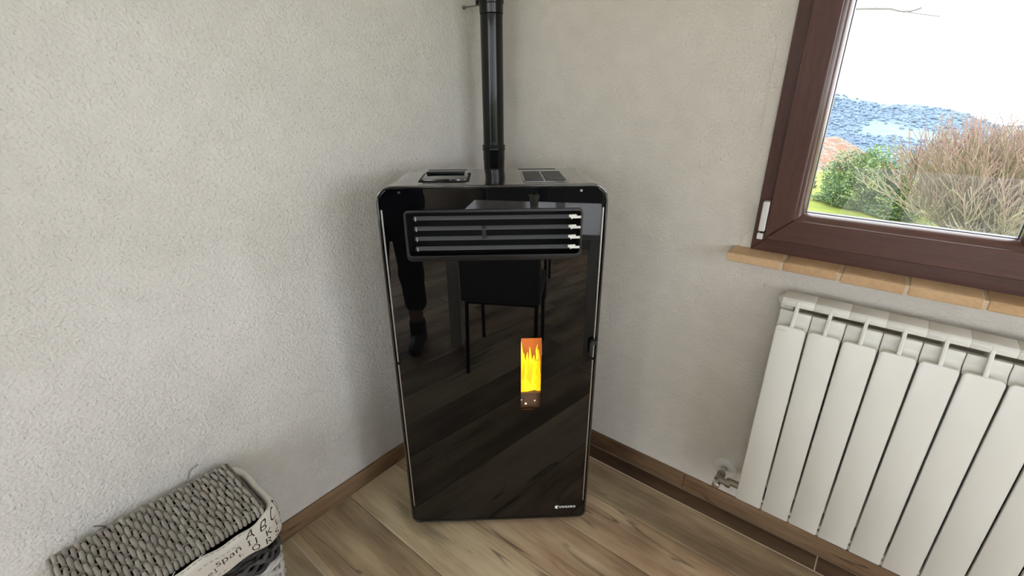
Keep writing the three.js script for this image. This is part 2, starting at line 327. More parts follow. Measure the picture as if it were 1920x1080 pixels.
// ------------------------------------------------------------------ pellet stove
const ST = { x: 0.5520, z: 0.5895, turn: Math.atan2(0.6594404, 0.75175685) };
const stove = thing('pellet_stove', 'tall glossy black pellet stove with a narrow flame window standing across the corner', 'stove', [ST.x, 0, ST.z], ST.turn);
const font = await new FontLoader().loadAsync('fonts/droid/droid_sans_bold.typeface.json');
{
  // cabinet: rounded tube with a slightly narrower back
  const cs = rrShape(-0.298, 0.298, 0.026, 1.2305, [0.03, 0.03, 0.04, 0.04]);
  const cabBack = extr(cs.clone(), 0.004, 0, 24).translate(0, 0, -0.291);
  cs.holes.push(rrShape(-0.290, 0.290, 0.034, 1.2225, [0.022, 0.022, 0.032, 0.032], THREE.Path));
  const cab = merge([extr(cs, 0.279, 0, 24).translate(0, 0, -0.287), cabBack]);
  const p = cab.attributes.position; for (let i = 0; i < p.count; i++) p.setX(i, p.getX(i) * (1 + 0.05 * p.getZ(i)));
  const cavG = [-0.243, 0.246, 1.021, 1.166], cavF = [0.077, 0.140, 0.504, 0.766];
  part('cabinet', toCreasedNormals(cab, 0.6), M.blackPaint, stove);
  // front frame: a thin proud ring round the glass door
  const fr = rrShape(-0.3135, 0.3135, 0.0205, 1.2315, [0.03, 0.03, 0.045, 0.045]);
  fr.holes.push(rrShape(-0.3065, 0.3065, 0.0275, 1.2245, [0.026, 0.026, 0.04, 0.04], THREE.Path));
  part('front_frame', toCreasedNormals(extr(fr, 0.020, 0.0025, 14).translate(0, 0, -0.0195), 0.6), M.blackPaint, stove);
  // door glass with openings for the air grille and the flame window
  const gl = rrShape(-0.3055, 0.3055, 0.0285, 1.2235, [0.025, 0.025, 0.039, 0.039]);
  gl.holes.push(rrShape(cavG[0], cavG[1], cavG[2], cavG[3], 0.014, THREE.Path));
  gl.holes.push(rrShape(cavF[0], cavF[1], cavF[2], cavF[3], 0.001, THREE.Path));
  part('glass_front', extr(gl, 0.005, 0.0006, 16).translate(0, 0, -0.0062), M.glassBlack, stove, 'mirror-like black glass front');
  // satin strips added as the glass-bevel glint, parted where the lower door begins
  for (const s of [-1, 1]) for (const [a, b] of [[0.694, 1.168], [0.10, 0.684]]) part('bevel_glint_strip', rbox(s * 0.3015 - 0.0022, s * 0.3015 + 0.0022, a, b, -0.003, 0.0012, 0.0014), M.satin, stove, 'satin strip standing in for the window glint on the glass bevel');
  // air grille
  const ring = rrShape(cavG[0] - 0.0005, cavG[1] + 0.0005, cavG[2] - 0.0005, cavG[3] + 0.0005, 0.015); ring.holes.push(rrShape(cavG[0] + 0.006, cavG[1] - 0.006, cavG[2] + 0.016, cavG[3] - 0.007, 0.010, THREE.Path));
  part('grille_frame', toCreasedNormals(extr(ring, 0.009, 0.0014, 16).translate(0, 0, -0.006), 0.6), std({ color: lin(0.005, 0.005, 0.006), roughness: 0.38 }), stove);
  const pocket = (a, d, m, name) => part(name, [box(a[0] - 0.002, a[1] + 0.002, a[2] - 0.002, a[3] + 0.002, -d - 0.002, -d), box(a[0] - 0.002, a[0], a[2], a[3], -d, -0.006), box(a[1], a[1] + 0.002, a[2], a[3], -d, -0.006), box(a[0], a[1], a[2] - 0.002, a[2], -d, -0.006), box(a[0], a[1], a[3], a[3] + 0.002, -d, -0.006)], m, stove);
  pocket(cavG, 0.09, M.cavity, 'grille_recess');
  for (let i = 0; i < 4; i++) {
    const y = 1.1445 - i * 0.0287;
    const b = new RoundedBoxGeometry(0.448, 0.0025, 0.013, 2, 0.001).rotateX(0.72).translate(0.006, y - 0.001, -0.001);
    const lv = part('louvre', b, M.louvre, stove);
    const tab = new THREE.Shape([[0.207, 0.0045], [0.2065, -0.0015], [0.2125, -0.0035], [0.214, -0.0085], [0.217, -0.006], [0.218, -0.0055], [0.240, -0.0055], [0.240, 0.001], [0.229, 0.001], [0.227, 0.0055]].map((q) => new THREE.Vector2(...q)));
    part('clip', extr(tab, 0.003, 0.0005).translate(0, y + 0.0005, 0.003), M.white, lv, 'white plastic louvre clip');
    part('clip', rbox(-0.213, -0.2095, y - 0.008, y + 0.004, 0.002, 0.006, 0.001), M.satin, lv, 'small metal louvre clip');
  }
  part('divider', rbox(-0.032, -0.021, 1.083, 1.121, 0.0005, 0.0035, 0.001), M.blackMatt, stove);
  // door latch at the right edge
  part('latch', [rbox(0.286, 0.296, 0.708, 0.757, 0.004, 0.020, 0.0035), rbox(0.290, 0.310, 0.745, 0.760, 0.002, 0.017, 0.003)], M.blackMatt, stove, 'small black hooked door latch');
  // screws under the top edge
  for (const x of [-0.25, 0.238]) part('screw', cyl(0.0035, 0.0035, 0.003, 14).rotateX(Math.PI / 2).translate(x, 1.2145, 0.0005), M.chrome, stove);
  // maker's lettering
  const tg = new TextGeometry('UNGARO', { font, size: 0.0092, depth: 0.0006, curveSegments: 4 }); tg.computeBoundingBox();
  const tw = tg.boundingBox.max.x; tg.scale(0.060 / tw, 1, 1).translate(0.2155, 0.0665, -0.0005);
  const moon = new THREE.Shape(); moon.absarc(0, 0, 0.0075, 0.55, 2 * Math.PI - 0.75); moon.quadraticCurveTo(-0.006, -0.001, 0.0064, 0.0039);
  part('lettering', [tg, extr(moon, 0.0006).translate(0.2085, 0.0705, -0.0005)], M.white, stove, 'white maker lettering with a crescent emblem');
  // feet
  for (const [x, z] of [[-0.262, -0.04], [0.262, -0.04], [-0.25, -0.25], [0.25, -0.25]]) part('foot', cyl(0.02, 0.017, 0.028, 20).translate(x, 0.014, z), M.blackMatt, stove);
  // top: hopper lid with a bar handle on the left, vent grille on the right, air slots
  const T = 1.2305;
  for (const [x0, x1, z] of [[-0.203, -0.081, -0.276], [-0.203, -0.080, -0.020], [0.081, 0.200, -0.276], [0.087, 0.208, -0.020]]) part('air_slot', box(x0, x1, T - 0.001, T + 0.0006, z - 0.0045, z + 0.0045), M.cavity, stove);
  const lidF = rrShape(-0.207, -0.066, 0.062, 0.206, 0.004); lidF.holes.push(rrShape(-0.2, -0.073, 0.069, 0.199, 0.004, THREE.Path));
  part('hopper_frame', extr(lidF, 0.0012, 0.0003).rotateX(-Math.PI / 2).translate(0, T, 0), M.cavity, stove);
  const hl = part('hopper_lid', toCreasedNormals(extr(rrShape(-0.1985, -0.0745, 0.0705, 0.1975, 0.006), 0.005, 0.0015).rotateX(-Math.PI / 2).translate(0, T, 0), 0.6), M.blackPaint, stove);
  part('handle', [rbox(-0.195, -0.082, T + 0.0065, T + 0.0145, -0.168, -0.148, 0.0035, 3), rbox(-0.192, -0.182, T + 0.003, T + 0.009, -0.162, -0.148, 0.003), rbox(-0.095, -0.085, T + 0.003, T + 0.009, -0.162, -0.148, 0.003)], M.enamel, hl, 'black bar handle');
  const vf = part('vent_grille', [rbox(0.084, 0.211, T - 0.001, T + 0.0022, -0.214, -0.05, 0.001)], M.blackPaint, stove);
  for (const [x0, x1] of [[0.090, 0.142], [0.148, 0.204]]) {
    const gs = []; for (let i = 0; i < 11; i++) gs.push(rbox(x0, x1, T + 0.0022, T + 0.0042, -0.208 + i * 0.0142, -0.208 + i * 0.0142 + 0.009, 0.0008, 1));
    part('vent_panel', gs, M.grille, vf);
  }
}
// flame behind its window (in the stove's own axes)
{
  const a = [0.077, 0.140, 0.504, 0.766], D = 0.11, cx = 0.1085;
  const brick = std({ color: lin(0.40, 0.20, 0.115), roughness: 0.8 });
  part('flame_chamber', [box(a[0] - 0.03, a[1] + 0.03, a[2] - 0.02, a[3] + 0.02, -D - 0.003, -D), box(a[0] - 0.033, a[0] - 0.03, a[2] - 0.02, a[3] + 0.02, -D, -0.0062), box(a[1] + 0.03, a[1] + 0.033, a[2] - 0.02, a[3] + 0.02, -D, -0.0062), box(a[0] - 0.03, a[1] + 0.03, a[2] - 0.023, a[2] - 0.02, -D, -0.0062), box(a[0] - 0.03, a[1] + 0.03, a[3] + 0.02, a[3] + 0.023, -D, -0.0062)], brick, stove, 'rusty brown flame chamber');
  part('window_pane', new THREE.PlaneGeometry(0.063, 0.262).translate(cx, 0.635, -0.0035), M.pane, stove, 'clear pane before the flame');
  // burn pot with three glowing air holes
  const pot = part('burn_pot', [rbox(cx - 0.055, cx + 0.055, 0.468, 0.5495, -0.075, -0.022, 0.004), rbox(cx - 0.058, cx + 0.058, 0.5485, 0.5545, -0.078, -0.019, 0.002)], std({ color: lin(0.16, 0.085, 0.05), roughness: 0.7 }), stove, 'dark burn pot with air holes');
  const ember = std({ color: lin(0.9, 0.6, 0.4), emissive: lin(1, 0.72, 0.5), emissiveIntensity: 1.0 });
  for (const [x, y, r] of [[cx - 0.0145, 0.511, 0.0036], [cx - 0.029, 0.526, 0.0022], [cx + 0.015, 0.522, 0.0024]]) part('ember_hole', cyl(r, r, 0.002, 12).rotateX(Math.PI / 2).translate(x, y, -0.0215), ember, pot);
  // flame tongues: leaning, twisted teardrops
  const fm = [[1.0, 0.70, 0.004, 1.0], [1.0, 0.58, 0.003, 0.95], [1.0, 0.80, 0.012, 1.05], [1.0, 0.36, 0.02, 0.8]].map(([r, g, b, k]) => std({ color: lin(0.5, 0.3, 0.02), emissive: lin(r, g, b), emissiveIntensity: k, roughness: 1 }));
  const tongue = (x, z, ya, yb, w, lean, bend, ph, m) => {
    const y0 = ya, y1 = yb - 0.021, prof = []; for (let i = 0; i <= 20; i++) { const t = i / 20; prof.push(new THREE.Vector2(Math.max(1e-4, w * Math.pow(1 - t, 0.75) * (0.72 + 0.28 * Math.sin(Math.PI * Math.min(1, t * 1.7))) * (1 + 0.13 * Math.sin(t * 13 + ph))), t * (y1 - y0))); }
    const g = new THREE.LatheGeometry(prof, 18), p = g.attributes.position;
    for (let i = 0; i < p.count; i++) { const t = p.getY(i) / (y1 - y0); p.setX(i, p.getX(i) + lean * t + bend * Math.sin(t * 5 + ph)); p.setZ(i, p.getZ(i) * 0.45 + 0.004 * Math.sin(t * 7 + ph)); }
    g.computeVertexNormals(); g.translate(x, y0, z);
    part('flame', g, fm[m], stove);
  };
  const y = 0.5525;
  tongue(cx - 0.020, -0.050, y, 0.752, 0.021, -0.006, 0.003, 0.4, 0);
  tongue(cx + 0.010, -0.052, y, 0.700, 0.024, 0.002, 0.003, 1.9, 0);
  tongue(cx + 0.026, -0.048, y, 0.722, 0.014, 0.000, 0.003, 4.2, 1);
  tongue(cx - 0.030, -0.044, y, 0.735, 0.014, 0.001, 0.002, 2.4, 2);
  tongue(cx - 0.007, -0.040, y, 0.735, 0.015, 0.008, 0.004, 5.2, 1);
  tongue(cx + 0.016, -0.038, y, 0.688, 0.015, -0.004, 0.003, 3.1, 2);
  tongue(cx - 0.016, -0.034, y, 0.690, 0.014, 0.005, 0.003, 0.9, 2);
  tongue(cx + 0.027, -0.034, y, 0.665, 0.012, 0.001, 0.003, 2.7, 0);
  tongue(cx - 0.028, -0.033, y, 0.655, 0.013, -0.002, 0.002, 1.2, 0);
  tongue(cx + 0.004, -0.030, y, 0.645, 0.013, 0.003, 0.003, 4.9, 2);
  tongue(cx + 0.020, -0.046, 0.66, 0.745, 0.007, 0.006, 0.003, 1.0, 3);
  tongue(cx - 0.010, -0.056, y, 0.708, 0.026, 0.004, 0.002, 0.2, 1);
  tongue(cx + 0.022, -0.056, y, 0.692, 0.020, 0.002, 0.002, 5.7, 0);
  tongue(cx - 0.024, -0.038, y, 0.712, 0.013, 0.003, 0.002, 3.8, 1);
  const fl = new THREE.PointLight(new THREE.Color(1, 0.5, 0.16), 0.03, 3); fl.position.set(cx, 0.70, -0.022); fl.castShadow = true; stove.add(fl);
}

// ------------------------------------------------------------------ flue pipe in the corner
{
  const P = [0.154, 0, 0.127], pipe = thing('flue_pipe', 'glossy black enamelled flue pipe rising in the corner behind the stove', 'pipe', P);
  const lathe = (pts) => new THREE.LatheGeometry(pts.map((q) => new THREE.Vector2(...q)), 40);
  const R = 0.04;
  const joint = (y) => [[R, y - 0.05], [R + 0.0012, y - 0.046], [R + 0.0012, y - 0.014], [R + 0.0042, y - 0.009], [R + 0.0042, y - 0.005], [R + 0.0015, y - 0.002], [R + 0.0038, y + 0.002], [R + 0.0038, y + 0.006], [R + 0.0005, y + 0.010]];
  part('lower_pipe', lathe([[0.0, 0.30], [R, 0.30], [R, 1.18], ...joint(1.265), [R - 0.002, 1.278]]), M.enamel, pipe);
  part('upper_pipe', lathe([[R - 0.001, 1.27], [R - 0.0005, 1.72], ...joint(1.757), [R - 0.001, 1.77], [R - 0.001, RH + 0.02]]), M.enamel, pipe);
  // tee branch into the back of the stove, with its saddle collar
  const br = new THREE.CylinderGeometry(R, R, 0.312, 36).rotateX(Math.PI / 2).translate(0, 1.15, 0.156);
  part('tee_branch', [br, new THREE.TorusGeometry(R + 0.001, 0.003, 8, 36).translate(0, 1.15, 0.06)].map((g) => g.rotateY(ST.turn + 0.03)), M.enamel, pipe);
  part('end_cap', lathe([[0, 0.285], [R + 0.002, 0.285], [R + 0.002, 0.31], [R, 0.312]]), M.enamel, pipe);
  // band clamp with its screw, and the threaded rod to the left wall
  part('band_clamp', [lathe([[R + 0.0015, 1.737], [R + 0.004, 1.738], [R + 0.004, 1.752], [R + 0.0015, 1.753]]), rbox(-0.052, -0.034, 1.737, 1.755, 0.018, 0.024, 0.002), cyl(0.008, 0.008, 0.012, 12).rotateX(Math.PI / 2).translate(-0.036, 1.752, 0.026)], M.enamel, pipe);
  part('clamp_screw', new THREE.SphereGeometry(0.0052, 14, 8).scale(1, 1, 0.6).translate(-0.035, 1.7535, 0.033), M.chrome, pipe, 'bright screw head on the clamp');
  part('threaded_rod', [cyl(0.0028, 0.0028, 0.118, 10).rotateZ(Math.PI / 2).translate(-0.094, 1.744, -0.02), cyl(0.0075, 0.006, 0.006, 12).rotateZ(Math.PI / 2).translate(-0.15, 1.744, -0.02)], M.nickel, pipe, 'thin threaded rod to the wall');
}

// ------------------------------------------------------------------ radiator
{
  const rad = thing('radiator', 'white sectional radiator hanging under the window on the right wall', 'radiator', [1.2129, 0, 0]);
  const side = (pts, x0, x1, bevel = 0) => { const s = new THREE.Shape(pts.map(([z, y]) => new THREE.Vector2(z, y))); return extr(s, x1 - x0 - 0, bevel, 8).rotateY(-Math.PI / 2).scale(1, 1, 1).translate(x1, 0, 0); };
  // after rotateY(-90): shape x (z of the section) -> +z, extrusion -> -x
  const panel = toCreasedNormals(extr(rrShape(0.0026, 0.0774, 0.190, 0.8475, [0.003, 0.003, 0.011, 0.011]), 0.010, 0.0018, 8).translate(0, 0, 0.125), 0.7);
  const web = toCreasedNormals(side([[0.128, 0.83], [0.1345, 0.846], [0.130, 0.858], [0.1085, 0.906], [0.108, 0.916], [0.05, 0.916], [0.05, 0.215], [0.10, 0.195], [0.128, 0.20]], 0.0368, 0.0432, 0.0012), 0.5);
  const pocketP = [[0.1245, 0.836], [0.1225, 0.8425], [0.116, 0.8445], [0.1105, 0.850], [0.108, 0.860], [0.1085, 0.878], [0.106, 0.883], [0.097, 0.884], [0.088, 0.880], [0.094, 0.856], [0.102, 0.842], [0.11, 0.836]];
  const pock = [toCreasedNormals(side(pocketP, 0.0026, 0.0362, 0.0016), 0.7), toCreasedNormals(side(pocketP, 0.0438, 0.0774, 0.0016), 0.7)];
  const capP = []; for (const [z, y] of [[0.046, 0.902], [0.046, 0.9165], [0.0475, 0.9205], [0.051, 0.9225], [0.098, 0.9215], [0.104, 0.9195], [0.1075, 0.915], [0.1085, 0.905], [0.1075, 0.899], [0.103, 0.897], [0.06, 0.898]]) capP.push([z, y]);
  const cap = toCreasedNormals(side(capP, 0.0018, 0.0782, 0.0022), 0.6);
  const core = [box(0.026, 0.054, 0.2, 0.86, 0.06, 0.10), box(0.012, 0.068, 0.21, 0.83, 0.047, 0.050)];
  const hubs = [cyl(0.021, 0.021, 0.0796, 24).rotateZ(Math.PI / 2).translate(0.04, 0.855, 0.077), cyl(0.021, 0.021, 0.0796, 24).rotateZ(Math.PI / 2).translate(0.04, 0.215, 0.085)];
  // small lug between the front panels, low down
  const lug = box(0.0772, 0.0828, 0.1905, 0.2045, 0.118, 0.1305);
  const g = merge([panel, web, ...pock, cap, ...core, ...hubs, lug]);
  for (let i = 0; i < 12; i++) { const s = part('section', g, M.radiator, rad); s.position.x = i * 0.08; }
  part('end_plug', [cyl(0.0165, 0.0165, 0.006, 6).rotateZ(Math.PI / 2).translate(-0.004, 0.902, 0.077), cyl(0.012, 0.010, 0.006, 18).rotateZ(Math.PI / 2).translate(-0.009, 0.902, 0.077), cyl(0.0215, 0.0215, 0.004, 24).rotateZ(Math.PI / 2).translate(-0.0005, 0.899, 0.077), box(0.001, 0.03, 0.85, 0.905, 0.065, 0.09)], M.radiator, rad);
  part('badge', rbox(0.0075, 0.030, 0.8325, 0.8345, 0.1350, 0.1369, 0.0006, 1), std({ color: lin(0.42, 0.40, 0.36), roughness: 0.5 }), rad, 'tiny grey maker badge');
  for (const x of [0.12, 0.84]) part('wall_bracket', rbox(x - 0.006, x + 0.006, 0.84, 0.875, 0.0, 0.06, 0.002), M.radiator, rad);
}
{
  const v = thing('radiator_valve', 'small chrome valve and wall rosette at the bottom left of the radiator', 'valve', [1.143, 0.178, 0]);
  part('rosette', new THREE.LatheGeometry([[0.010, 0.006], [0.02, 0.0058], [0.034, 0.0045], [0.0395, 0.001], [0.0395, 0]].map((q) => new THREE.Vector2(...q)), 36).rotateX(Math.PI / 2), M.white, v, 'white wall rosette');
  part('tail_pipe', cyl(0.0085, 0.0085, 0.05, 16).rotateX(Math.PI / 2).translate(0, 0, 0.025), M.chrome, v);
  part('wall_nut', [cyl(0.0155, 0.0155, 0.014, 6).rotateX(Math.PI / 2).translate(0, 0, 0.044), cyl(0.0125, 0.0125, 0.02, 20).rotateX(Math.PI / 2).translate(0, 0, 0.056)], M.nickel, v);
  part('valve_body', [new THREE.SphereGeometry(0.0145, 20, 14).translate(0, 0, 0.072), cyl(0.011, 0.011, 0.022, 18).rotateZ(Math.PI / 2).translate(0.016, 0.006, 0.078)], M.nickel, v);
  part('union_nut', [cyl(0.0165, 0.0165, 0.015, 6).rotateZ(Math.PI / 2).translate(0.034, 0.012, 0.082), cyl(0.012, 0.012, 0.03, 18).rotateZ(Math.PI / 2).translate(0.052, 0.020, 0.083)], M.nickel, v);
  part('valve_cap', new THREE.LatheGeometry([[0, 0.112], [0.009, 0.112], [0.0125, 0.109], [0.0135, 0.092], [0.011, 0.086], [0, 0.086]].map((q) => new THREE.Vector2(...q)), 24).rotateX(Math.PI / 2), M.chrome, v, 'round chrome valve cap');
}

// ------------------------------------------------------------------ woven storage basket
{
  const B = thing('storage_basket', 'grey woven paper-rope basket with lid and white lettered cloth liner at left wall', 'basket', [0.1655, 0, 1.425]);
  const hx = 0.1375, hz = 0.226, rc = 0.06;             // half sizes at the rim
  const ropeTop = [lin(0.35, 0.33, 0.29), lin(0.30, 0.285, 0.255), lin(0.38, 0.355, 0.31), lin(0.33, 0.30, 0.265)].map((color) => std({ color, roughness: 0.62 }));
  const ropeDark = [lin(0.028, 0.028, 0.03), lin(0.055, 0.055, 0.057), lin(0.10, 0.10, 0.10), lin(0.018, 0.018, 0.02)].map((color) => std({ color, roughness: 0.5 }));
  const ropeWhite = [lin(0.75, 0.74, 0.72), lin(0.62, 0.62, 0.62)].map((color) => std({ color, roughness: 0.55 }));
  // rounded rectangle round the basket; s runs along the front (z falling), then along the right end (x falling)
  const per = (grow, n) => {
    const X = hx + grow, Z = hz + grow, r = rc, out = [], seg = [];
    const line = (x0, z0, x1, z1) => seg.push({ L: Math.hypot(x1 - x0, z1 - z0), f: (t) => [lerp(x0, x1, t), lerp(z0, z1, t)] });
    const arc = (cx, cz, a0, a1) => seg.push({ L: r * Math.abs(a1 - a0), f: (t) => [cx + r * Math.cos(lerp(a0, a1, t)), cz + r * Math.sin(lerp(a0, a1, t))] });
    const q = Math.PI / 2;
    line(X, Z - r, X, -Z + r); arc(X - r, -Z + r, 0, -q); line(X - r, -Z, -X + r, -Z); arc(-X + r, -Z + r, -q, -2 * q); line(-X, -Z + r, -X, Z - r); arc(-X + r, Z - r, 2 * q, q); line(-X + r, Z, X - r, Z); arc(X - r, Z - r, q, 0);
    const total = seg.reduce((a, b) => a + b.L, 0);
    for (let i = 0; i < n; i++) { let s = i / n * total, k = 0; while (s > seg[k].L) s -= seg[k++].L; const [x, z] = seg[k].f(s / seg[k].L), e = 1e-3, [x2, z2] = seg[k].f(Math.min(1, s / seg[k].L + e)), [x1, z1] = seg[k].f(Math.max(0, s / seg[k].L - e)); const l = Math.hypot(x2 - x1, z2 - z1); out.push({ x, z, nx: -(z2 - z1) / l, nz: (x2 - x1) / l, s: i / n * total }); }
    return { pts: out, total };
  };
  const taper = (y) => -0.022 * (1 - y / 0.42);
  // inner wall board
  const skin = (profile, n, mat, parent, name, label) => {
    const pos = [], uv = [], idx = [];
    profile.forEach(([grow, y, v]) => { const q = per(grow, n); for (let i = 0; i <= n; i++) { const p = q.pts[i % n]; pos.push(p.x, y + (profile.wave ? profile.wave(i / n, v) : 0), p.z); uv.push(i === n ? q.total : p.s, v); } });
    for (let j = 0; j < profile.length - 1; j++) for (let i = 0; i < n; i++) { const a = j * (n + 1) + i, b = a + 1, c = a + n + 1, d = c + 1; idx.push(a, b, d, a, d, c); }
    const g = new THREE.BufferGeometry(); g.setAttribute('position', new THREE.Float32BufferAttribute(pos, 3)); g.setAttribute('uv', new THREE.Float32BufferAttribute(uv, 2)); g.setIndex(idx); g.computeVertexNormals();
    return part(name, g, mat, parent, label);
  };
  const wall = skin([[taper(0) - 0.012, 0.005, 0], [-0.012, 0.40, 0.4], [-0.016, 0.40, 0.41], [taper(0) - 0.016, 0.012, 0.8]], 96, ropeDark[0], B, 'basket_wall');
  part('bottom', rbox(-hx + 0.03, hx - 0.03, 0.003, 0.012, -hz + 0.03, hz - 0.03, 0.003), ropeDark[0], B);
  for (let r = 0; r < 24; r++) {
    const y = 0.012 + r * 0.0158, q = per(taper(y) - 0.004, 192), pts = [];
    q.pts.forEach((p, i) => { const w = 0.0042 * Math.sin((i / 4 + r) * Math.PI) + 0.001 * rr(-1, 1), k = 1; pts.push(V(p.x + p.nx * w * k * -1, y + 0.004 * Math.sin(i * 0.9 + r * 2.1) + 0.0016 * rr(-1, 1), p.z + p.nz * w * -1)); });
    const mat = y > 0.262 ? ropeDark[r % 4] : y > 0.12 ? ropeWhite[r % 2] : ropeDark[(r + 1) % 4];
    part('strand', tube(pts, 0.0073, 384, 6, true), mat, wall);
  }
  // cloth liner with its printing, folded over the rim
  const c = document.createElement('canvas'); c.width = 2048; c.height = 256; const g2 = c.getContext('2d');
  g2.fillStyle = '#e6e2da'; g2.fillRect(0, 0, 2048, 256); g2.fillStyle = '#22201f'; g2.strokeStyle = '#22201f';
  const K = 2048 / 1.0;                                     // pixels per metre along the rim
  const put = (t, s, y, size, face = 'sans-serif', rot = 0) => { g2.save(); g2.translate(s * K, y); g2.rotate(rot); g2.font = size + 'px ' + face; g2.fillText(t, 0, 0); g2.restore(); };
  put('pannerel', 0.13, 214, 42, 'monospace', -0.06); put('span\u0303', 0.225, 168, 60, 'sans-serif', -0.06); put('t.', 0.275, 215, 44);
  put('A', 0.300, 108, 74); put('B', 0.333, 108, 74); put('C', 0.366, 108, 74); put('D', 0.40, 108, 74);
  put('I', 0.300, 172, 66); put('J', 0.318, 172, 66); put('K', 0.345, 172, 66); put('L', 0.378, 172, 66); put('M', 0.405, 172, 66);
  put('Q', 0.306, 234, 64); put('R', 0.340, 234, 64); put('S', 0.370, 234, 64); put('T', 0.400, 234, 64);
  put('n a t u r e l', 0.44, 120, 44, 'serif', 0.05); put('F', 0.445, 200, 60, 'serif', 0.2); put('marche aux fleurs', 0.50, 170, 40, 'serif'); put('savon', 0.66, 215, 48, 'serif'); put('lavande', 0.54, 232, 40, 'serif');
  
  g2.lineWidth = 3; for (const [s0, s1, y] of [[0.05, 0.29, 60], [0.02, 0.25, 236], [0.31, 0.47, 246], [0.45, 0.7, 70], [0.19, 0.28, 108]]) { g2.setLineDash([16, 10]); g2.beginPath(); g2.moveTo(s0 * K, y); g2.lineTo(s1 * K, y - 6); g2.stroke(); }
  const lt = new THREE.CanvasTexture(c); lt.colorSpace = THREE.SRGBColorSpace; lt.wrapS = THREE.RepeatWrapping; lt.repeat.set(1 / 1.0, 1 / 0.105);
  const prof = [[0.0055, 0.345, 0.0], [0.0075, 0.352, 0.008], [0.0075, 0.395, 0.052], [0.0065, 0.414, 0.072], [0.001, 0.421, 0.08], [-0.008, 0.4215, 0.089], [-0.014, 0.415, 0.096], [-0.015, 0.36, 0.1045]];
  prof.wave = (t, v) => 0.004 * Math.sin(t * 40 + v * 30) * (v < 0.02 ? 1.2 : 0.7) + 0.0025 * Math.sin(t * 97);
  skin(prof, 200, std({ map: lt, roughness: 0.85, side: THREE.DoubleSide }), B, 'cloth_liner', 'white cloth liner printed with black letters');
  // lid: dark board, over-and-under rope strands along the depth, ribs along the length
  const lid = new THREE.Group(); lid.name = 'lid'; lid.position.set(-0.0135, 0.437, 0.002); lid.rotation.z = -0.03; B.add(lid);
  const LX = 0.120, LZ = 0.196;
  part('lid_board', rbox(-LX + 0.004, LX - 0.004, -0.010, -0.0062, -LZ + 0.004, LZ - 0.004, 0.0015), std({ color: lin(0.03, 0.025, 0.022), roughness: 0.9 }), lid);
  const pitch = 0.0253, nW = 9, x0 = -LX + 0.006;
  for (let i = 0; i <= nW; i++) part('rib', tube([V(x0 + i * pitch, 0.0005, -LZ), V(x0 + i * pitch + rr(-0.001, 0.001), 0.0005, -0.07), V(x0 + i * pitch + rr(-0.001, 0.001), 0.0005, 0.08), V(x0 + i * pitch, 0.0005, LZ)], 0.0036, 10, 6), ropeTop[1], lid);
  const nS = 35, sp = 2 * (LZ - 0.006) / (nS - 1);
  for (let j = 0; j < nS; j++) {
    const pts = [], n = nW * 6, ph = j % 2, amp = rr(0.0036, 0.0048), fat = rr(0.0047, 0.0057), wob = rr(0, 6);
    if (ph) pts.push(V(x0 - 0.006, -0.012, -LZ + 0.006 + j * sp)); for (let i = 0; i <= n; i++) { const t = i / 6; pts.push(V(x0 + t * pitch, 0.0005 + amp * Math.tanh(1.7 * (Math.cos((t + ph + 0.1 * Math.sin(j * 7.3 + t)) * Math.PI) + 0.42)), -LZ + 0.006 + j * sp + 0.0011 * Math.sin(t * 1.7 + wob))); }
    pts.push(V(LX + 0.004, -0.003, -LZ + 0.006 + j * sp), V(LX + 0.005, -0.015, -LZ + 0.0065 + j * sp));
    part('strand', tube(pts, fat, n * 2 + 8, 7), ropeTop[Math.floor(rnd() * 4)], lid);
  }
  const edge = std({ color: lin(0.15, 0.12, 0.105), roughness: 0.6 });  // darker colour paints the shadow side of the lid on its right border
  const bor = (a, b) => { const pts = []; for (let i = 0; i <= 20; i++) { const t = i / 20; pts.push(V(lerp(a[0], b[0], t), -0.001 + 0.0012 * Math.sin(i * 2.1), lerp(a[1], b[1], t) + 0.0008 * Math.sin(i * 1.7))); } return [tube(pts.map((p) => V(p.x, p.y - 0.0035, p.z)), 0.0052, 60, 7), tube(pts.map((p) => V(p.x, p.y - 0.012, p.z)), 0.006, 60, 7)]; };
  part('border', bor([-LX, -LZ - 0.003], [LX, -LZ - 0.003]), edge, lid); part('border', bor([-LX, LZ + 0.003], [LX, LZ + 0.003]), ropeTop[1], lid);
  part('border', tube([V(LX - 0.004, -0.012, -LZ), V(LX - 0.003, -0.0125, 0), V(LX - 0.004, -0.012, LZ)], 0.005, 30, 6), ropeTop[3], lid); part('border', bor([-LX - 0.003, -LZ], [-LX - 0.003, LZ]), ropeTop[0], lid);
  // loose cord ends: hinge loop at the back, stray ends at the back and front
  part('cord_loop', tube([V(-0.130, 0.432, -0.10), V(-0.141, 0.456, -0.104), V(-0.144, 0.474, -0.118), V(-0.138, 0.482, -0.134)], 0.0024, 20, 6), ropeTop[1], B);
  part('cord_loop', tube([V(-0.132, 0.432, 0.085), V(-0.140, 0.447, 0.094), V(-0.142, 0.457, 0.108)], 0.0017, 14, 6), edge, B);
  part('cord_loop', tube([V(0.112, 0.415, -0.045), V(0.128, 0.425, -0.03), V(0.136, 0.42, -0.055)], 0.0016, 12, 5), ropeWhite[0], B);
  part('cord_loop', tube([V(0.116, 0.418, 0.02), V(0.14, 0.428, 0.035)], 0.0012, 8, 5), ropeWhite[0], B);
}

